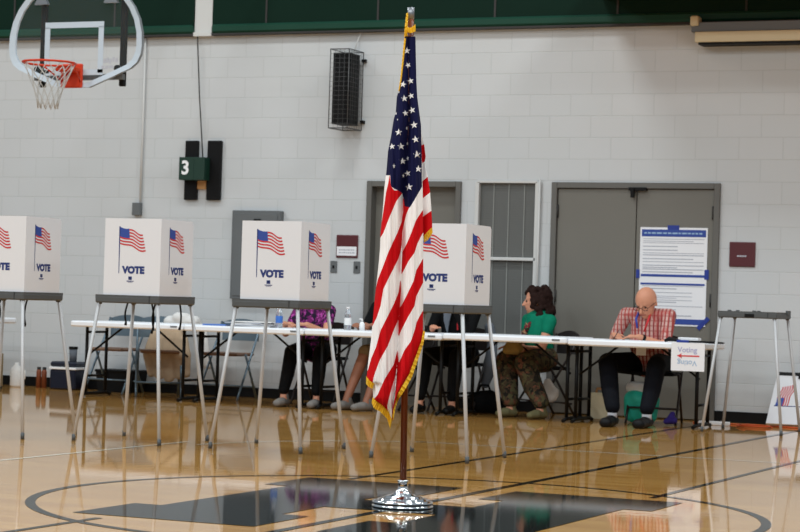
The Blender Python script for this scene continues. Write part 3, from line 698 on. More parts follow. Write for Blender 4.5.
def person(label, loc, face, knees, feet, hands, lean=0.12, head_yaw=0.0, head_pitch=0.15, skin='skin', shirt='teal', pants='navy_cloth', shoe='black', sleeve=0.5,
           hair=None, bare_leg=False, sz=1.0, hand_dirs=None, shirt_name='shirt', belly=1.0, hip_z=0.53, th=0.46, hs=1.12, neck_up=0.035, sw=0.175, lr=1.0, head_off=0.0, sock=False, shs=1.0):
    """all joint positions are world coordinates; the parts are stored relative to the seat point loc"""
    O = Vector((loc[0], loc[1], 0)); t = thing('person', label, 'person', tuple(O), 0)
    fw = Vector((math.cos(face), math.sin(face), 0)); lt = Vector((fw.y, -fw.x, 0))      # lt points to the person's right
    hip = Vector((0, 0, hip_z)); up = (Vector((0, 0, 1))*math.cos(lean)+fw*math.sin(lean)).normalized()
    belly_p = hip+up*0.16+fw*0.01; chest = hip+up*0.34*sz; nb = hip+up*th*sz; 
    hup = (Vector((0, 0, 1))*math.cos(lean*0.6)+fw*math.sin(lean*0.6)).normalized(); neck = nb+hup*neck_up*sz
    hfw = Vector((math.cos(face+head_yaw), math.sin(face+head_yaw), 0)); hlt = Vector((hfw.y, -hfw.x, 0))
    sb = sz; sz = sz*hs
    hn = (Vector((0, 0, 1))*math.cos(head_pitch)+hfw*math.sin(head_pitch)).normalized(); hf = (hfw*math.cos(head_pitch)-Vector((0, 0, 1))*math.sin(head_pitch)).normalized()
    HC = neck+hn*0.090*sz+hf*0.026-lt*head_off
    K = [Vector(k)-O for k in knees]; Ft = [Vector(k)-O for k in feet]; Hd = [Vector(k)-O for k in hands]
    Hj = [hip+lt*0.09*s_-Vector((0, 0, 0.01)) for s_ in (1, -1)]; Sh = [nb-up*0.045+lt*sw*s_ for s_ in (1, -1)]
    El = [ik(Sh[i], Hd[i], 0.28, 0.26, lt*(0.5 if i == 0 else -0.5)-Vector((0, 0, 0.9))-fw*0.25) for i in (0, 1)]
    B = Body()
    B.chain([hip, belly_p, chest, nb-up*0.05], [0.125, 0.115, 0.12, 0.085], lat=lt, wl=1.15, wn=0.85)
    B.cap(Sh[0], 0.052, Sh[1], 0.052); B.cap(nb-up*0.03, 0.058, neck+hn*0.03, 0.050)
    m3 = Matrix((hlt, hf, hn)).transposed()
    def hp(x, y, z): return HC+m3@Vector((x, y, z))*sz
    B.ball(hp(0, -0.012, 0.022), (0.076*sz, 0.094*sz, 0.092*sz), n=20, M3=m3)
    B.ball(hp(0, 0.022, -0.045), (0.056*sz, 0.066*sz, 0.068*sz), n=16, M3=m3)
    B.ball(hp(0, 0.058, -0.088), (0.026, 0.022, 0.02), n=10, M3=m3)
    B.cap(hp(0, 0.082, 0.008), 0.010, hp(0, 0.104, -0.030), 0.0145, n=10); B.cap(hp(-0.032, 0.070, 0.018), 0.012, hp(0.032, 0.070, 0.018), 0.012, n=8)
    B.cap(hp(-0.034, 0.060, -0.022), 0.020, hp(-0.030, 0.056, -0.03), 0.018, n=8); B.cap(hp(0.034, 0.060, -0.022), 0.020, hp(0.030, 0.056, -0.03), 0.018, n=8)
    for s_ in (-1, 1): B.ball(hp(s_*0.078, -0.008, -0.008), (0.010, 0.018, 0.030), n=10, M3=m3)
    for i, s_ in ((0, 1), (1, -1)):
        B.cap(Sh[i], 0.048, El[i], 0.038); B.cap(El[i], 0.038, Hd[i], 0.025)
        hd = (Hd[i]-El[i]).normalized() if not hand_dirs else Vector(hand_dirs[i])
        hand(B, Hd[i], hd, (0, 0, 1), s_, 0.55)
        B.cap(Hj[i], 0.085, K[i], 0.056); B.cap(K[i], 0.055, K[i]*0.6+Ft[i]*0.4, 0.052); B.cap(K[i]*0.6+Ft[i]*0.4, 0.052, Ft[i], 0.034)
        B.cap(Ft[i], 0.035, Ft[i]-Vector((0, 0, 0.03)), 0.038)
    body = B.fused('body', M[skin], t, 0.0085, 2)
    # clothing
    S = Body(); S.chain([hip-Vector((0, 0, 0.02)), belly_p+fw*0.015, chest, nb-up*0.055], [0.135, 0.135*belly, 0.135, 0.095], lat=lt, wl=1.17, wn=0.9)
    S.cap(Sh[0], 0.064, Sh[1], 0.064); S.cap(nb-up*0.05, 0.075, nb+hup*0.005, 0.064)
    for i in (0, 1):
        e = Sh[i].lerp(El[i], min(1, sleeve*1.0)); S.cap(Sh[i], 0.064, e, 0.055 if sleeve < 1 else 0.05)
        if sleeve > 1: S.cap(El[i], 0.05, El[i].lerp(Hd[i], min(0.95, sleeve-1)), 0.036)
    S.fused(shirt_name, M[shirt], t, 0.011, 3)
    P = Body(); P.cap(Hj[0], 0.115, Hj[1], 0.115); P.chain([hip, hip+up*0.08], [0.135, 0.13], lat=lt, wl=1.15, wn=0.9)
    for i in (0, 1):
        P.cap(Hj[i], 0.10*(1+(lr-1)*0.5), K[i], 0.070*lr)
        if not bare_leg: P.cap(K[i], 0.070*lr, K[i]*0.5+Ft[i]*0.5, 0.064*lr); P.cap(K[i]*0.5+Ft[i]*0.5, 0.064*lr, Ft[i]+Vector((0, 0, 0.07)), 0.052*lr)
    P.fused('trousers' if not bare_leg else 'shorts', M[pants], t, 0.011, 3)
    for i in (0, 1):
        dv = (Ft[i]-K[i]); dv.z = 0; dv = (dv.normalized()*0.3+fw).normalized()
        Q = Body(); f0 = Vector((Ft[i].x, Ft[i].y, 0.045)); Q.cap(f0-dv*0.05*shs, 0.043, f0+dv*0.06, 0.044*(0.5+0.5*shs), lat=(dv.y, -dv.x, 0), wn=0.95); Q.cap(f0+dv*0.06, 0.044, f0+dv*0.155*shs-Vector((0, 0, 0.008)), 0.034*shs, lat=(dv.y, -dv.x, 0), wl=1.15, wn=0.95)
        Q.cap(f0-dv*0.03, 0.042, f0-dv*0.02+Vector((0, 0, 0.05)), 0.042); Q.fused('shoe', M[shoe], t, 0.009, 2)
        if sock: MB().tube([Ft[i]+Vector((0, 0, -0.03)), Ft[i]+Vector((0, 0, 0.06))], 0.042, n=14).build('sock', M['sock'], t)
    q = MB()
    for s_ in (-1, 1): q.ball(hp(s_*0.031, 0.076, 0.000), 0.0085, n=8)
    q.build('eyes', M['lens'], t)
    MB().tube([hp(-0.024, 0.080, -0.060), hp(0, 0.088, -0.058), hp(0.024, 0.080, -0.060)], 0.0045, n=6).build('mouth', mouthm, t)
    if hair:
        H_ = Body()
        if hair[0] == 'curly':
            rnd = random.Random(3)
            for k in range(300):
                a = rnd.uniform(0, 2*math.pi); z = rnd.uniform(-0.19, 0.118); 
                r_ = 0.092 if z < 0.02 else 0.092*math.sqrt(max(0.05, 1-((z-0.02)/0.115)**2))
                x = r_*math.cos(a)*1.05; y = -0.02+r_*math.sin(a)*1.12
                if y > 0.03 and z < 0.065: continue
                if y > 0.0 and z < -0.03 and abs(x) < 0.05: continue
                H_.ball(hp(x, y-(0.02 if z < -0.05 else 0), z), rnd.uniform(0.018, 0.030), n=8)
        else:
            H_.ball(hp(0, -0.022, 0.034), (0.084, 0.096, 0.088), n=16, M3=m3)
            H_.ball(hp(0, -0.05, -0.02), (0.078, 0.062, 0.075), n=14, M3=m3)
        if hair[0] == 'curly': H_.ball(hp(0, -0.030, 0.030), (0.094, 0.098, 0.098), n=16, M3=m3)
        H_.fused('hair', M[hair[1]], t, 0.009, 1)
    return t, hp, dict(nb=nb, chest=chest, fw=fw, lt=lt, up=up, El=El, Hd=Hd, Sh=Sh, hip=hip, O=O)
mouthm = mat('lips', (150, 78, 70), 0.5)
DN = -math.pi/2
# person in purple behind the third booth
t1, hp, J = person('person in a purple patterned top and black trousers, seated behind a booth', (-8.99, 18.72), DN, [(-9.04, 18.28, 0.50), (-8.74, 18.28, 0.50)], [(-8.96, 17.98, 0.09), (-8.62, 17.98, 0.09)],
       [(-9.12, 18.28, 0.765), (-8.88, 18.26, 0.765)], lean=0.18, shirt='purple_pattern', pants='black_cloth', shoe='grey_shoe', sleeve=0.5, sw=0.155, th=0.415, hair=('short', 'hair_brown'), hand_dirs=[(0.9, -0.2, 0), (-0.9, -0.2, 0)], shirt_name='patterned_top')
# person behind the flag
t2, hp, J = person('person in a black shirt and shorts with bare legs, seated behind the flag', (-8.14, 18.62), DN-0.35, [(-8.25, 18.22, 0.53), (-8.02, 18.16, 0.53)], [(-8.32, 17.98, 0.09), (-8.10, 17.94, 0.09)],
       [(-8.33, 18.22, 0.765), (-8.10, 18.18, 0.765)], lean=0.15, skin='skin_tan', shirt='black_cloth', pants='khaki', shoe='grey_shoe', sleeve=0.6, hair=('short', 'hair_dark'), bare_leg=True)
# person in the black jacket
t3, hp, J = person('person in a black jacket with a grey scarf and red lanyard, seated behind a booth', (-7.50, 18.66), DN, [(-7.66, 18.26, 0.52), (-7.36, 18.26, 0.52)], [(-7.64, 18.10, 0.09), (-7.34, 18.14, 0.09)],
       [(-7.62, 18.30, 0.765), (-7.44, 18.40, 0.94)], lean=0.12, shirt='black_cloth', pants='black_cloth', shoe='black', sleeve=1.85, hair=('short', 'hair_grey'), shirt_name='jacket')
q = MB()
cz = J['chest']; 
for s, xx in ((1, -0.05),):
    q.add([(xx-0.045, cz.y-0.135, 1.00), (xx+0.055, cz.y-0.135, 1.00), (xx+0.03, cz.y-0.165, 0.84), (xx+0.01, cz.y-0.155, 0.72), (xx-0.025, cz.y-0.165, 0.84)], [(0, 4, 3, 2, 1)])
    q.add([(xx-0.045, cz.y-0.125, 1.00), (xx+0.055, cz.y-0.125, 1.00), (xx+0.03, cz.y-0.153, 0.84), (xx+0.01, cz.y-0.143, 0.72), (xx-0.025, cz.y-0.153, 0.84)], [(1, 2, 3, 4, 0)])
q.build('scarf', M['grey_cloth'], t3)
MB().tube([(0.05, cz.y-0.12, 1.02), (0.06, cz.y-0.155, 0.90), (0.065, cz.y-0.16, 0.76)], 0.009).build('lanyard', M['red_strap'], t3)
# woman in teal
t4, hp, J = person('woman with dark curly hair in a teal shirt and floral trousers, looking left', (-6.72, 18.72), R(-128), [(-6.93, 18.42, 0.50), (-6.70, 18.28, 0.49)], [(-6.82, 18.24, 0.09), (-6.50, 18.16, 0.09)],
       [(-6.80, 18.44, 0.62), (-6.90, 18.50, 0.62)], lean=0.06, head_yaw=R(-34), head_pitch=0.05, skin='skin', shirt='teal', pants='floral', shoe='olive_shoe', sleeve=0.32, lr=1.45, shs=0.9, hair=('curly', 'hair_dark'), th=0.385, hs=1.12, sw=0.185, belly=1.1)
n_ = J['nb']; f_ = J['fw']; l_ = J['lt']
q = Body(); a = n_+f_*0.085-Vector((0, 0, 0.03)); q.cap(a+l_*0.03, 0.02, a+f_*0.06+Vector((0, 0, -0.12)), 0.03, wn=0.6); q.cap(a-l_*0.05, 0.018, a+f_*0.06-l_*0.02+Vector((0, 0, -0.09)), 0.028, wn=0.6)
q.cap(a+f_*0.06+Vector((0, 0, -0.12)), 0.026, a+f_*0.085+Vector((0, 0, -0.21)), 0.03); q.fused('scarf', M['floral_scarf'], t4, 0.009, 2)
# bald man
t5, hp, J = person('bald man with glasses in a red and white plaid shirt, writing at the table', (-5.60, 18.52), DN-0.04, [(-5.88, 18.14, 0.53), (-5.43, 18.12, 0.52)], [(-5.69, 17.72, 0.09), (-5.39, 17.74, 0.09)],
       [(-5.84, 18.16, 0.775), (-5.60, 18.12, 0.765)], lean=0.30, head_yaw=-0.15, head_pitch=0.5, shirt='plaid', pants='navy_cloth', shoe='black', sleeve=0.72, belly=1.12, hand_dirs=[(0.55, -0.75, 0), (-0.95, -0.1, 0)], th=0.47, sz=1.04, hs=1.14, neck_up=-0.015, sw=0.20, lr=1.22, head_off=0.022, sock=True, shs=1.45)
g = MB()
for s in (-1, 1):
    c_ = [hp(s*0.034+0.024*math.cos(a), 0.092, -0.002+0.017*math.sin(a)) for a in [2*math.pi*k/14 for k in range(14)]]; g.tube(c_, 0.0022, n=6, closed=True); g.tube([hp(s*0.058, 0.09, 0.002), hp(s*0.082, 0.0, 0.006)], 0.0022, n=6)
g.tube([hp(-0.01, 0.094, 0.002), hp(0.01, 0.094, 0.002)], 0.0022, n=6); g.build('glasses', M['black_metal'], t5)
cz = J['chest']; nz = J['nb']
q = MB().tube([nz+Vector((-0.05, -0.03, 0.02)), nz+Vector((-0.065, -0.115, -0.08)), cz+Vector((-0.05, -0.165, -0.03))], 0.010); q.tube([nz+Vector((-0.05, -0.03, 0.02)), nz+Vector((0.03, -0.06, 0.03))], 0.012); q.build('lanyard', M['blue_strap'], t5)
MB().tube([nz+Vector((0.055, -0.06, 0.0)), nz+Vector((0.05, -0.13, -0.09)), cz+Vector((0.015, -0.17, -0.06))], 0.009).build('lanyard', M['red_strap'], t5)
MB().box(-0.05, 0.04, -0.30, -0.295, 0.60, 0.69).build('badge', M['paper'], t5)
h_ = J['Hd'][1]; e_ = J['El'][1]; w_ = h_.lerp(e_, 0.18); dv = (e_-h_).normalized(); MB().tube([w_-dv*0.012, w_+dv*0.012], 0.033, n=14).build('wristwatch', M['black_metal'], t5)
# ------------------------------------------------------------------ basketball hoop
BY = 16.5; BX = -10.40; BZ = 2.825
hb = thing('basketball_hoop', 'fan shaped glass basketball backboard with orange rim and white net at top left', 'basketball hoop', (BX, BY, 0))
half = [(0.0, 0.0), (0.16, 0.0), (0.42, 0.10), (0.58, 0.165), (0.645, 0.215), (0.68, 0.285), (0.69, 0.36), (0.685, 0.48), (0.655, 0.60), (0.60, 0.71), (0.52, 0.81), (0.42, 0.89), (0.30, 0.945), (0.15, 0.97), (0.0, 0.975)]
outl = half+[(-x, z) for x, z in half[-2:0:-1]]
Mx = Matrix.Translation((0, 0, BZ)) @ Matrix.Rotation(math.pi/2, 4, 'X')
inn = [(x*0.915, 0.045+z*0.915) for x, z in outl]
MB().prism([(x*0.95, 0.025+z*0.95) for x, z in outl], -0.006, 0.006, 0, Mx).build('glass', M['glass'], hb)
q = MB(); n_ = len(outl)
for (A_, B_, d0, d1, mi_) in ((outl, inn, 0.010, 0.008, 0),):
    for i in range(n_):
        j = (i+1) % n_
        P_ = lambda p, d: Mx @ Vector((p[0], p[1], d))
        q.add([P_(A_[i], 0.02), P_(A_[j], 0.02), P_(B_[j], 0.012), P_(B_[i], 0.012)], [(0, 1, 2, 3)], 0)
        q.add([P_(A_[i], -0.02), P_(A_[j], -0.02), P_(B_[j], -0.012), P_(B_[i], -0.012)], [(3, 2, 1, 0)], 0)
        q.add([P_(A_[i], 0.02), P_(A_[j], 0.02), P_(A_[j], -0.02), P_(A_[i], -0.02)], [(3, 2, 1, 0)], 1)
        q.add([P_(B_[i], 0.012), P_(B_[j], 0.012), P_(B_[j], -0.012), P_(B_[i], -0.012)], [(0, 1, 2, 3)], 0)
q.build('backboard_frame', [M['board_white'], M['board_edge']], hb)
z0 = 0.13; q = MB(); Y0 = -0.011
for a in ((-0.318, 0.292, z0+0.405, z0+0.457), (-0.318, -0.266, z0, z0+0.41), (0.24, 0.292, z0, z0+0.41), (-0.318, 0.292, z0-0.02, z0+0.03)): q.box(a[0], a[1], Y0, Y0+0.004, BZ+a[2], BZ+a[3])
q.build('target_square', M['board_white'], hb)
q = MB().box(-0.12, 0.10, -0.05, -0.015, BZ-0.005, BZ+0.21, bev=0.01); q.box(-0.09, 0.09, -0.19, -0.04, BZ+0.13, BZ+0.175, bev=0.01); q.build('rim_bracket', M['orange'], hb)
RC = Vector((0, -0.42, 3.0)); rr = 0.2286
ring = [RC+Vector((rr*math.cos(a), rr*math.sin(a), 0)) for a in [2*math.pi*k/40 for k in range(40)]]
rim = MB().tube(ring, 0.010, closed=True)
rim.tube([(0.09, -0.05, BZ+0.05), (0.16, -0.27, 2.995)], 0.008); rim.tube([(-0.09, -0.05, BZ+0.05), (-0.16, -0.27, 2.995)], 0.008)
ro = rim.build('rim', M['orange'], hb)
q = MB(); levels = [(0.0, 1.0), (0.08, 0.84), (0.16, 0.68), (0.24, 0.54), (0.32, 0.44), (0.40, 0.38)]
for k in range(12):
    for s in (0, 1):
        pts = []
        for i, (dz, rf) in enumerate(levels):
            a = 2*math.pi*(k+(0.5*(i % 2) if s == 0 else -0.5*(i % 2)))/12; pts.append(RC+Vector((rr*rf*math.cos(a), rr*rf*math.sin(a), -dz)))
        q.tube(pts, 0.0036, n=5)
q.build('net', M['net'], hb)
for x in (-0.415, 0.42): MB().box(x-0.027, x+0.027, 0.10, 0.15, BZ+0.02, 6.4, bev=0.008).build('support_post', M['black_metal'], hb)
for x in (-0.415, 0.42): MB().tube([(x, 0.02, BZ+0.17), (x, 0.12, BZ+0.17)], 0.032).build('mounting_bolt', M['black_metal'], hb)
q = MB().box(-0.46, 0.46, 0.05, 0.10, BZ+0.075, BZ+0.125); q.build('cross_bar', M['grey_metal'], hb)
q = MB()
for s in (-1, 1): q.prism([(s*0.36-0.07, 0.75), (s*0.36+0.07, 0.75), (s*0.36+0.03, 0.82), (s*0.36-0.03, 0.82)], -0.012, 0.03, 0, Mx)
q.build('top_bracket', M['steel'], hb)
q = MB()
for k, (x, z, w2, h2) in enumerate(((0.30, 0.275, 0.022, 0.045), (0.33, 0.28, 0.020, 0.05), (0.355, 0.27, 0.024, 0.05), (0.39, 0.285, 0.02, 0.05), (0.42, 0.28, 0.024, 0.045), (0.28, 0.225, 0.03, 0.03), (0.32, 0.222, 0.03, 0.035), (0.36, 0.228, 0.04, 0.03))): q.box(x, x+w2, -0.012, -0.008, BZ+z-0.06, BZ+z-0.06+h2*0.85)
q.build('maker_mark', M['grey_print'], hb)
MB().tube([(0.39, 0.15, BZ+1.25), (0.75, 2.6, 4.6)], 0.025).build('wall_brace', M['black_metal'], hb)
MB().tube([(-0.41, 0.15, BZ+1.25), (-0.25, 2.6, 4.6)], 0.025).build('wall_brace', M['black_metal'], hb)

# ------------------------------------------------------------------ things on the wall
sp_ = thing('wall_speaker', 'black loudspeaker inside a wire cage high on the white wall', 'loudspeaker', (-8.93, YW-0.165, 2.665))
sp_.rotation_euler = (0, 0, 0)
MB().prism([(-0.075, -0.15), (0.06, -0.15), (0.092, -0.10), (0.092, 0.10), (-0.075, 0.10)], 0.04, 0.73).build('speaker_box', M['black'], sp_)
q = MB(); cw, cd, chh = 0.10, 0.165, 0.765
def cage(q, r=0.0016):
    n = 17
    for i in range(n+1):
        z = chh*i/n; q.tube([(-cw, -cd, z), (cw, -cd, z), (cw, cd, z)], r, n=4, cap=False)
    for k in range(5): x = -cw+2*cw*k/4; q.tube([(x, -cd, 0), (x, -cd, chh)], r, n=4); 
    for k in range(7): y = -cd+2*cd*k/6; q.tube([(cw, y, 0), (cw, y, chh)], r, n=4)
    for z in (0, chh):
        for k in range(6): x = -cw+2*cw*k/5; q.tube([(x, -cd, z), (x, cd, z)], r, n=4)
cage(q); 
for x, y in ((-cw, -cd), (cw, -cd), (cw, cd), (-cw, cd)): q.tube([(x, y, 0), (x, y, chh)], 0.005, n=5)
for z in (0, chh): q.tube([(-cw, -cd, z), (cw, -cd, z), (cw, cd, z), (-cw, cd, z)], 0.005, n=5, closed=True)
q.build('wire_cage', M['black_mesh'], sp_)
for z in (0.08, 0.68): MB().box(cw, cw+0.04, cd-0.04, cd, z-0.015, z+0.015).build('mounting_clip', M['black'], sp_)
MB().tube([(0.02, 0.1, 0.75), (0.05, 0.12, 0.87), (0.08, 0.14, 0.97), (0.16, 0.10, 1.005), (0.28, 0.12, 1.005)], 0.006, n=6).build('cable', M['white_paint'], sp_)

nb_ = thing('number_box', 'green box with a white number 3 across two black pads', 'sign', (-10.61, YW, 2.275))
Mz = Matrix.Translation((-10.68, 0, 2.275))
MB().box(-0.155, 0.015, -0.16, -0.03, -0.115, 0.115, bev=0.004).build('box_face', M['green_box'], nb_)
MB().box(0.015, 0.135, -0.16, -0.03, -0.115, 0.115, bev=0.004).build('box_side', M['green_box'], nb_)
vs, fsx = text_faces('3', 0.19, 0.006); q = MB(); q.add([(x-0.08, -0.163, y-0.055) for x, y in vs], fsx); q.build('numeral', M['white_print'], nb_)
for x0, x1 in ((-0.155, -0.012), (0.10, 0.255)): MB().box(x0+0.0, x1, -0.045, -0.0, -0.31, 0.29, bev=0.006).build('pad', M['black'], nb_)
MB().box(-0.01, 0.09, -0.03, 0, -0.2, -0.02).build('back_plate', M['tan'], nb_)
one('hanging_wire', MB().tube([(-10.66, YW-0.05, 3.62), (-10.62, YW-0.04, 3.0), (-10.565, YW-0.03, 2.39)], 0.006, n=6), M['darkgap'], 'thin black wire running down the wall to the green number box', 'wire')

cn = thing('conduit', 'thin wall pipe left of the green number box, ending in a small outlet box', 'conduit', (-11.30, YW, 0))
MB().tube([(0.02, -0.02, 3.62), (0.02, -0.02, 1.90)], 0.012, n=8).build('pipe', M['white_paint'], cn)
MB().box(-0.055, 0.035, -0.06, 0, 1.80, 1.93, bev=0.004).build('outlet_box', M['grey_metal'], cn)
c2 = one('conduit', MB().tube([(-6.945, YW-0.035, 0.7), (-6.945, YW-0.035, 2.2)], 0.010, n=8), M['white_paint'], 'thin white vertical pipe between the blinds and the double doors', 'conduit')
cb_ = thing('wall_cabinet', 'grey metal electrical cabinet on the wall behind a voting booth', 'cabinet', (-9.93, YW, 0.98))
MB().box(-0.255, 0.285, -0.08, 0, 0, 0.885, bev=0.006).build('body', M['grey_metal'], cb_)
MB().box(-0.225, 0.255, -0.088, -0.08, 0.03, 0.855, bev=0.003).build('door', M['grey_metal'], cb_)
MB().box(0.0, 0.075, -0.105, -0.085, 0.775, 0.80, bev=0.004).build('latch', M['black'], cb_)
def plaque(x0, x1, z0, z1, label, strip):
    t = thing('wall_plaque', label, 'sign', ((x0+x1)/2, YW, (z0+z1)/2), 0, 'maroon room plaques'); w2 = (x1-x0)/2; h2 = (z1-z0)/2
    MB().box(-w2, w2, -0.014, 0, -h2, h2, bev=0.006).build('plate_edge', M['maroon_edge'], t); MB().box(-w2+0.008, w2-0.008, -0.017, -0.013, -h2+0.008, h2-0.008).build('plate', M['maroon'], t)
    if strip:
        MB().box(-w2+0.012, w2-0.012, -0.019, -0.016, -h2+0.022, -0.002).build('name_strip', M['paper'], t)
        q = MB()
        for zz in (-0.035, -0.062):
            x = -w2+0.035
            while x < w2-0.04: L = random.uniform(0.012, 0.03); q.box(x, x+L, -0.0205, -0.0185, zz-0.006, zz+0.006); x += L+0.007
        q.build('lettering', M['grey_print'], t)
    else:
        q = MB(); x = -0.045
        for L in (0.018, 0.022, 0.014, 0.02): q.box(x, x+L, -0.019, -0.016, -0.022, -0.008); x += L+0.004
        q.build('lettering', M['grey_print'], t)
plaque(-9.057, -8.822, 1.415, 1.640, 'maroon plaque with a white name strip between the cabinet and the flag', True)
plaque(-5.108, -4.866, 1.414, 1.640, 'maroon plaque with one short line of lettering right of the double doors', False)
for x, lab in ((-9.08, 'small grey switch plate under the left side of the strip plaque'), (-8.83, 'small grey switch plate under the right side of the strip plaque')):
    t = thing('switch_plate', lab, 'switch', (x, YW, 1.325), 0, 'grey wall switch plates'); MB().box(-0.036, 0.036, -0.010, 0, -0.058, 0.058, bev=0.004).build('plate', M['grey_metal'], t); MB().box(-0.008, 0.008, -0.02, -0.008, -0.014, 0.014).build('toggle', M['black'], t)
ps = thing('poster', 'white poster with blue bands taped to the right double door', 'poster', (-5.635, YW, 1.31))
pw = 0.32; ph = 0.452; yp = -0.006
MB().box(-pw, pw, yp, yp+0.003, -ph, ph).build('sheet', M['paper'], ps)
for a, b_ in ((ph-0.085, ph-0.020), (ph-0.455, ph-0.432), (ph-0.53, ph-0.512), (-ph+0.015, -ph+0.065)): MB().box(-pw+0.015, pw-0.015, yp-0.002, yp+0.001, a, b_).build('blue_band', M['print_blue'], ps)
q = MB(); x = -pw+0.04
while x < pw-0.05: L = random.uniform(0.02, 0.05); q.box(x, x+L, yp-0.003, yp-0.001, ph-0.060, ph-0.046); x += L+0.01
q.box(-0.03, 0.03, yp-0.003, yp-0.001, -ph+0.024, -ph+0.056); q.build('band_lettering', M['sky_print'], ps)
q = MB(); z = ph-0.11
while z > -ph+0.08:
    if not (ph-0.54 < z < ph-0.42):
        x = -pw+0.03; xe = pw-0.03-random.choice((0, 0, 0.1, 0.25))
        q.box(x, xe, yp-0.0015, yp+0.001, z, z+random.choice((0.006, 0.009)))
    z -= random.choice((0.016, 0.02, 0.026, 0.034))
q.build('text_lines', M['grey_print'], ps)
for a in ((-0.06, 0.05, ph-0.02, ph+0.02, 0), (-pw-0.03, -pw+0.005, -0.02, 0.06, 0), (pw-0.02, pw+0.02, -0.02, 0.07, 0)): MB().box(a[0], a[1], yp-0.003, yp, a[2], a[3]).build('tape', M['blue_tape'], ps)
MB().box(-0.07, 0.07, -0.02, 0.02, -0.0015, 0.0015, M4=Matrix.Translation((pw-0.02, yp-0.002, -ph+0.03)) @ Matrix.Rotation(math.pi/2, 4, 'X') @ Matrix.Rotation(0.8, 4, 'Z')).build('tape', M['blue_tape'], ps)
hs = thing('wall_housing', 'long grey and cream housing mounted high on the wall at top right', 'housing', (-5.43, YW, 3.42))
MB().box(0, 4.5, -0.22, 0, 0.02, 0.115, bev=0.006).build('lower_case', M['cream'], hs)
MB().box(-0.04, 4.5, -0.20, 0, 0.115, 0.205, bev=0.006).build('upper_case', M['grey_metal'], hs)
MB().box(0.03, 4.5, -0.20, -0.02, 0.0, 0.02).build('slot', M['black'], hs)
MB().box(-0.045, 0.03, -0.23, -0.10, 0.17, 0.26, bev=0.01).build('end_bracket', M['cream'], hs)

# ------------------------------------------------------------------ on and under the tables
def TP(x, y): return (x, y)
def bottle(x, y, z, label, lab_m, h=0.2, r=0.033, name='water_bottle'):
    t = thing(name, label, 'bottle', (x, y, z)); k = h/0.2
    MB().lathe([(0, 0), (r*0.9, 0), (r, 0.008), (r, 0.13*k), (r*0.85, 0.15*k), (0.014, 0.178*k), (0.013, 0.188*k), (0, 0.188*k)], n=18).build('bottle_body', M['clear'], t)
    MB().lathe([(r*1.02, 0.045*k), (r*1.03, 0.046*k), (r*1.03, 0.105*k), (r*1.02, 0.106*k)], n=18).build('label_band', lab_m, t)
    MB().lathe([(0, 0.186*k), (0.016, 0.186*k), (0.016, 0.202*k), (0, 0.202*k)], n=14).build('cap', M['white_print'], t)
bottle(-9.00, 17.92, 0.727, 'water bottle with a blue label on the table beside the person in purple', M['blue_label'], 0.21)
bottle(-8.30, 17.92, 0.730, 'tall clear water bottle on the table just left of the flag', M['white_print'], 0.21)
t = thing('sanitizer_bottle', 'small white pump bottle on the table beside the hand behind the flag', 'bottle', (-8.17, 17.95, 0.730))
MB().lathe([(0, 0), (0.024, 0), (0.025, 0.06), (0.012, 0.08), (0, 0.08)], n=14).build('bottle_body', M['white_print'], t); q = MB().tube([(0, 0, 0.078), (0, 0, 0.105)], 0.006); q.tube([(0, 0, 0.105), (-0.03, 0, 0.105)], 0.006); q.build('pump', M['white_print'], t)
rnd = random.Random(5)
for i in range(5):
    lab = ['folded newspaper at the bottom of the stack behind the booth', 'newspaper second from the bottom of the stack', 'newspaper in the middle of the stack', 'newspaper second from the top of the stack', 'newspaper on top of the stack on the table'][i]
    t = one('newspaper', MB().box(-0.19, 0.19, -0.14, 0.14, 0, 0.0095, bev=0.003), M['grey_print' if i % 2 else 'white_cloth'], lab, 'newspaper', (-9.33+rnd.uniform(-0.05, 0.05), 18.05, 0.7275+0.010*i), 'newspapers stacked on the table'); t.rotation_euler = (0, 0, rnd.uniform(-0.3, 0.3))
one('booklet', MB().box(-0.12, 0.12, -0.09, 0.09, 0, 0.012, bev=0.002), M['blue_label'], 'thin blue booklet on the table left of the newspapers', 'booklet', (-9.68, 18.0, 0.728))
one('paper_sheet', MB().box(-0.14, 0.14, -0.1, 0.1, 0, 0.002), M['paper'], 'white paper sheet on the table in front of the bald man', 'paper', (-5.60, 17.97, 0.7315))
one('paper_sheet', MB().box(-0.11, 0.11, -0.14, 0.14, 0, 0.003), M['paper'], 'white paper sheet lying at the left end of the bald man\'s table', 'paper', (-5.92, 17.95, 0.7315))
pn = one('pen', MB().tube([(0, 0, 0), (0.04, 0.02, 0.08)], 0.0035, n=8), M['darkgap'], 'thin pen held in the bald man\'s writing hand', 'pen', (-5.80, 18.03, 0.734))
t = thing('voting_sign', 'white paper sign reading Voting with a red arrow, hung on the table front', 'sign', (-5.03, 17.69, 0.0))
MB().box(-0.145, 0.145, -0.004, -0.001, 0.497, 0.735).build('sheet', M['paper'], t)
vs, fsx = text_faces('Voting', 0.064, 0.0004); q = MB(); q.add([(x-0.005, -0.0055, 0.655+y) for x, y in vs], fsx); q.build('lettering', M['violet_print'], t)
q = MB(); q.add([(-(x)-0.005, -0.0055, 0.585-y) for x, y in vs], fsx); q.build('lettering', M['sky_print'], t)
q = MB(); q.add([(x, -0.0055, z) for x, z in ((-0.095, 0.624), (-0.05, 0.646), (-0.06, 0.629), (0.10, 0.631), (0.10, 0.619), (-0.06, 0.618), (-0.05, 0.602))], [(0, 6, 2, 1), (2, 6, 5), (2, 5, 4, 3)]); q.build('arrow', M['red_print'], t)
one('tissue_box', MB().box(-0.09, 0.09, -0.05, 0.05, 0, 0.045, bev=0.006), M['paper'], 'low white box on the table above the Voting sign', 'box', (-5.08, 17.90, 0.731))
rl = MB(); 
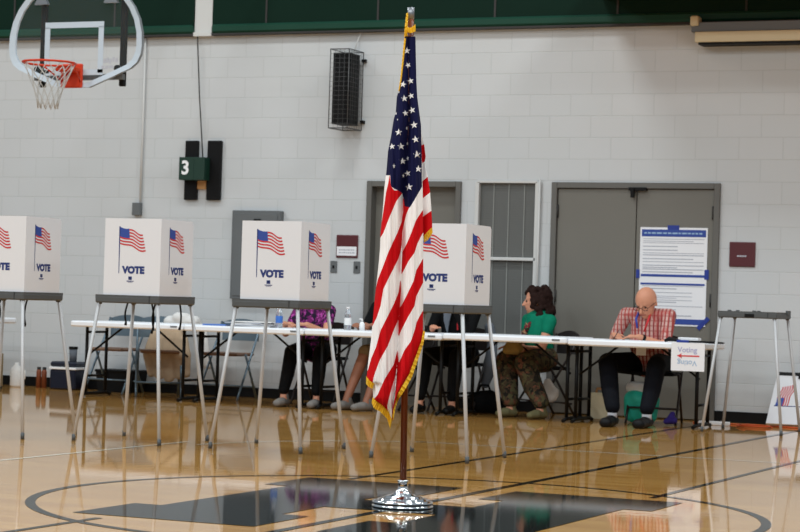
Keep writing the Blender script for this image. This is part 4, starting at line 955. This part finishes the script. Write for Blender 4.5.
rl.lathe([(0.03, 0), (0.052, 0), (0.052, 0.024), (0.03, 0.024), (0.03, 0)], n=24); one('tape_roll', rl, M['blue_tape'], 'roll of blue tape lying on the table above the Voting sign', 'tape', (-5.10, 17.77, 0.731))
one('cable_tie', MB().tube([(-0.26, 0, 0.01), (-0.22, 0.01, 0.03), (-0.1, 0, 0.012), (0.05, -0.02, 0.014), (0.2, 0, 0.010), (0.26, 0.01, 0.009)], [0.012, 0.02, 0.009, 0.009, 0.011, 0.006]), M['black'], 'black strap lying along the right end of the table', 'strap', (-5.02, 17.83, 0.731))
# cooler and tumbler
t = thing('cooler', 'dark blue cooler with a white rim on the floor by the wall', 'cooler', (-11.92, 18.98, 0))
MB().box(-0.155, 0.155, -0.12, 0.12, 0, 0.205, bev=0.015).build('body', M['navy_plastic'], t); MB().box(-0.16, 0.16, -0.125, 0.125, 0.205, 0.230, bev=0.004).build('rim', M['white_print'], t); MB().box(-0.155, 0.155, -0.12, 0.12, 0.230, 0.285, bev=0.018).build('lid', M['navy_plastic'], t)
t = thing('tumbler', 'travel cup with a black lid standing on the blue cooler', 'cup', (-11.86, 18.96, 0.285)); MB().lathe([(0, 0), (0.036, 0), (0.042, 0.13), (0, 0.13)], n=18).build('cup_body', M['grey_cloth'], t); MB().lathe([(0, 0.13), (0.047, 0.13), (0.047, 0.155), (0, 0.157)], n=18).build('lid', M['black'], t)
t = thing('water_jug', 'white plastic jug on the floor at the far left', 'jug', (-12.53, 18.95, 0)); MB().lathe([(0, 0), (0.06, 0), (0.065, 0.02), (0.065, 0.17), (0.05, 0.2), (0.022, 0.23), (0.022, 0.25), (0, 0.25)], n=20).build('jug_body', M['white_cloth'], t); MB().tube([(0.06, 0, 0.07), (0.10, 0, 0.09), (0.10, 0, 0.17), (0.05, 0, 0.19)], 0.01).build('handle', M['white_cloth'], t)
for x, lab in ((-12.29, 'left one of two brown bottles standing by the baseboard'), (-12.225, 'right one of two brown bottles standing by the baseboard')):
    t = thing('brown_bottle', lab, 'bottle', (x, 19.0, 0), 0, 'brown bottles by the baseboard'); MB().lathe([(0, 0), (0.026, 0), (0.026, 0.17), (0.018, 0.19), (0, 0.19)], n=14).build('bottle_body', M['brown'], t); MB().lathe([(0, 0.188), (0.02, 0.188), (0.02, 0.215), (0, 0.215)], n=12).build('cap', M['darkgap'], t)
one('cardboard_box', MB().box(-0.2, 0.2, -0.15, 0.15, 0, 0.34, bev=0.004), M['khaki'], 'brown cardboard box under the table at the left edge', 'box', (-12.86, 18.75, 0))
t = thing('storage_bin', 'black plastic bin on the floor under the second table', 'bin', (-11.33, 19.04, 0)); MB().prism([(-0.19, 0), (0.19, 0), (0.22, 0.2), (-0.22, 0.2)], -0.14, 0.14, 0, Matrix.Rotation(math.pi/2, 4, 'X')).build('body', M['black'], t); MB().box(-0.23, 0.23, -0.15, 0.15, 0.2, 0.225, bev=0.005).build('lid', M['black'], t)
# coat over chair
B = Body(); cx, cy = -10.66, 18.80
for a in ((-0.16, 0.60, 0.07), (-0.08, 0.66, 0.07), (0.02, 0.68, 0.08), (0.12, 0.64, 0.07), (0.19, 0.56, 0.07)):
    B.cap((cx+a[0]*0.9, cy-0.02, a[1]), a[2]*0.8, (cx+a[0]*1.15, cy-0.06, 0.40), a[2], wn=0.7); B.cap((cx+a[0]*1.15, cy-0.06, 0.40), a[2], (cx+a[0]*1.1+0.02, cy-0.04, 0.16+abs(a[0])*0.3), a[2]*0.7, wn=0.6)
tag(B.fused('coat', M['coat'], None, 0.012, 3), 'tan and cream coat draped over the middle blue grey folding chair', 'coat')
B = Body(); B.cap((-10.72, 18.92, 0.73), 0.08, (-10.45, 18.94, 0.74), 0.075, wn=0.8); B.cap((-10.62, 18.90, 0.77), 0.06, (-10.54, 18.92, 0.77), 0.055); B.cap((-10.40, 18.98, 0.68), 0.06, (-10.32, 19.0, 0.3), 0.05, wn=0.6)
tag(B.fused('white_jacket', M['white_cloth'], None, 0.012, 3), 'bunched white jacket on top of the tan coat chair', 'jacket')
# bags under the right tables
t = thing('black_bag', 'black cloth bag on the floor under the table right of the flag', 'bag', (-7.22, 18.62, 0)); B = Body(); B.cap((-0.10, 0, 0.09), 0.09, (0.10, 0, 0.09), 0.09); B.cap((-0.07, 0, 0.13), 0.07, (0.06, 0, 0.15), 0.07); B.fused('bag_body', M['black_cloth'], t, 0.012); MB().tube([(-0.07, 0, 0.18), (-0.03, 0, 0.26), (0.04, 0, 0.26), (0.07, 0, 0.19)], 0.01).build('handle', M['black_cloth'], t)
B = Body(); B.cap((-7.22, 18.80, 0.66), 0.05, (-7.22, 18.76, 0.42), 0.07, wn=0.6); B.cap((-7.22, 18.76, 0.42), 0.07, (-7.26, 18.74, 0.25), 0.04, wn=0.6); B.cap((-7.25, 18.78, 0.80), 0.05, (-7.22, 18.80, 0.66), 0.06, wn=0.7)
tag(B.fused('grey_jacket', M['grey_cloth'], None, 0.012, 3), 'grey jacket hanging off the chair of the person in black', 'jacket')
t = thing('handbag', 'olive tan handbag on the lap of the woman in teal', 'bag', (-6.84, 18.34, 0.60)); B = Body(); B.cap((-0.06, 0, 0), 0.06, (0.06, 0, 0.0), 0.06, wn=0.7); B.cap((-0.04, 0, 0.04), 0.04, (0.04, 0, 0.04), 0.04); B.fused('bag_body', M['olive'], t, 0.01); MB().tube([(0.0, 0, 0.07), (0.10, 0.02, 0.02), (0.16, 0.05, -0.04)], 0.006).build('strap', M['black'], t)
B = Body(); B.cap((-6.58, 18.55, 0.33), 0.035, (-6.56, 18.55, 0.23), 0.08, wn=0.6); B.cap((-6.60, 18.55, 0.24), 0.07, (-6.52, 18.55, 0.20), 0.075, wn=0.6)
tag(B.fused('white_bag', M['white_cloth'], None, 0.011, 2), 'white plastic bag hanging under the chair of the woman in teal', 'bag')
t = thing('canister', 'cream plastic canister with a tan handle on the floor between woman and bald man', 'canister', (-6.02, 18.42, 0)); MB().box(-0.10, 0.10, -0.08, 0.08, 0, 0.25, bev=0.02).build('canister_body', M['cream'], t); MB().tube([(-0.05, 0, 0.245), (-0.04, 0, 0.285), (0.04, 0, 0.285), (0.05, 0, 0.245)], 0.012).build('handle', M['tan'], t)
t = thing('tote_bag', 'teal tote bag with a white top under the bald man\'s chair', 'bag', (-5.64, 18.40, 0)); B = Body(); B.cap((-0.07, 0, 0.07), 0.07, (-0.05, 0, 0.2), 0.09, wl=1.3); B.cap((0.07, 0, 0.06), 0.06, (0.07, 0, 0.2), 0.08, wl=1.2); B.fused('bag_body', M['teal_bag'], t, 0.012); B = Body(); B.cap((-0.10, 0.02, 0.31), 0.055, (0.10, 0.02, 0.31), 0.055); B.fused('bag_top', M['white_cloth'], t, 0.012)
B = Body(); B.cap((-5.36, 18.22, 0.035), 0.032, (-5.29, 18.22, 0.045), 0.04, wn=0.8); B.cap((-5.33, 18.22, 0.05), 0.03, (-5.31, 18.24, 0.10), 0.026); tag(B.fused('cloth_bundle', M['purple'], None, 0.011, 2), 'small purple cloth bundle on the floor behind the bald man\'s foot', 'bundle')
# folded booth case leaning on the wall
t = thing('folded_booth_case', 'white folded booth case with a sideways flag print leaning on the wall at far right', 'case', (-4.36, 18.86, 0.02)); 
tilt = Matrix.Rotation(-0.42, 4, 'X'); Mx = tilt @ Matrix.Rotation(math.pi/2, 4, 'X')
q = MB(); q.prism([(-0.27, 0), (0.27, 0), (0.225, 0.47), (-0.225, 0.47)], -0.02, 0.03, 0, Mx)
def CP(u, v): return tilt @ Vector((u, -0.0315, v))
flag_print(q, lambda u, v: CP(-0.21+v*1.0, 0.17+u*1.0), 1.0)
q.build('case_panel', PM(), t)
q = MB(); q.prism([(-0.232, 0.462), (0.232, 0.462), (0.222, 0.492), (-0.215, 0.492)], -0.03, 0.035, 0, Mx); q.box(-0.03, 0.03, -0.045, -0.02, 0.435, 0.47, 0, tilt); q.build('case_edge', M['black'], t)
# cord and power strip
pts = []
for i in range(60):
    s = i/59; x = -5.3+2.6*s; pts.append((x, 18.86+0.05*math.sin(s*9)+0.02*math.sin(s*31)-0.05*s, 0.007))
one('extension_cord', MB().tube(pts, 0.0065, n=6), M['cord'], 'orange extension cord lying on the floor along the right wall', 'cord')
pts = [(-4.68+0.16*math.cos(a)*(1-0.02*a), 18.62+0.10*math.sin(a), 0.007+0.0015*a) for a in [k*0.3 for k in range(36)]]
one('cord_coil', MB().tube(pts, 0.006, n=6), M['cord'], 'loose coil of orange cord by the wall beside the bare booth', 'cord')
one('power_strip', MB().box(-0.14, 0.14, -0.025, 0.025, 0, 0.035, bev=0.006), M['white_print'], 'white power strip on the floor under the right end of the table', 'power strip', (-5.05, 18.66, 0))
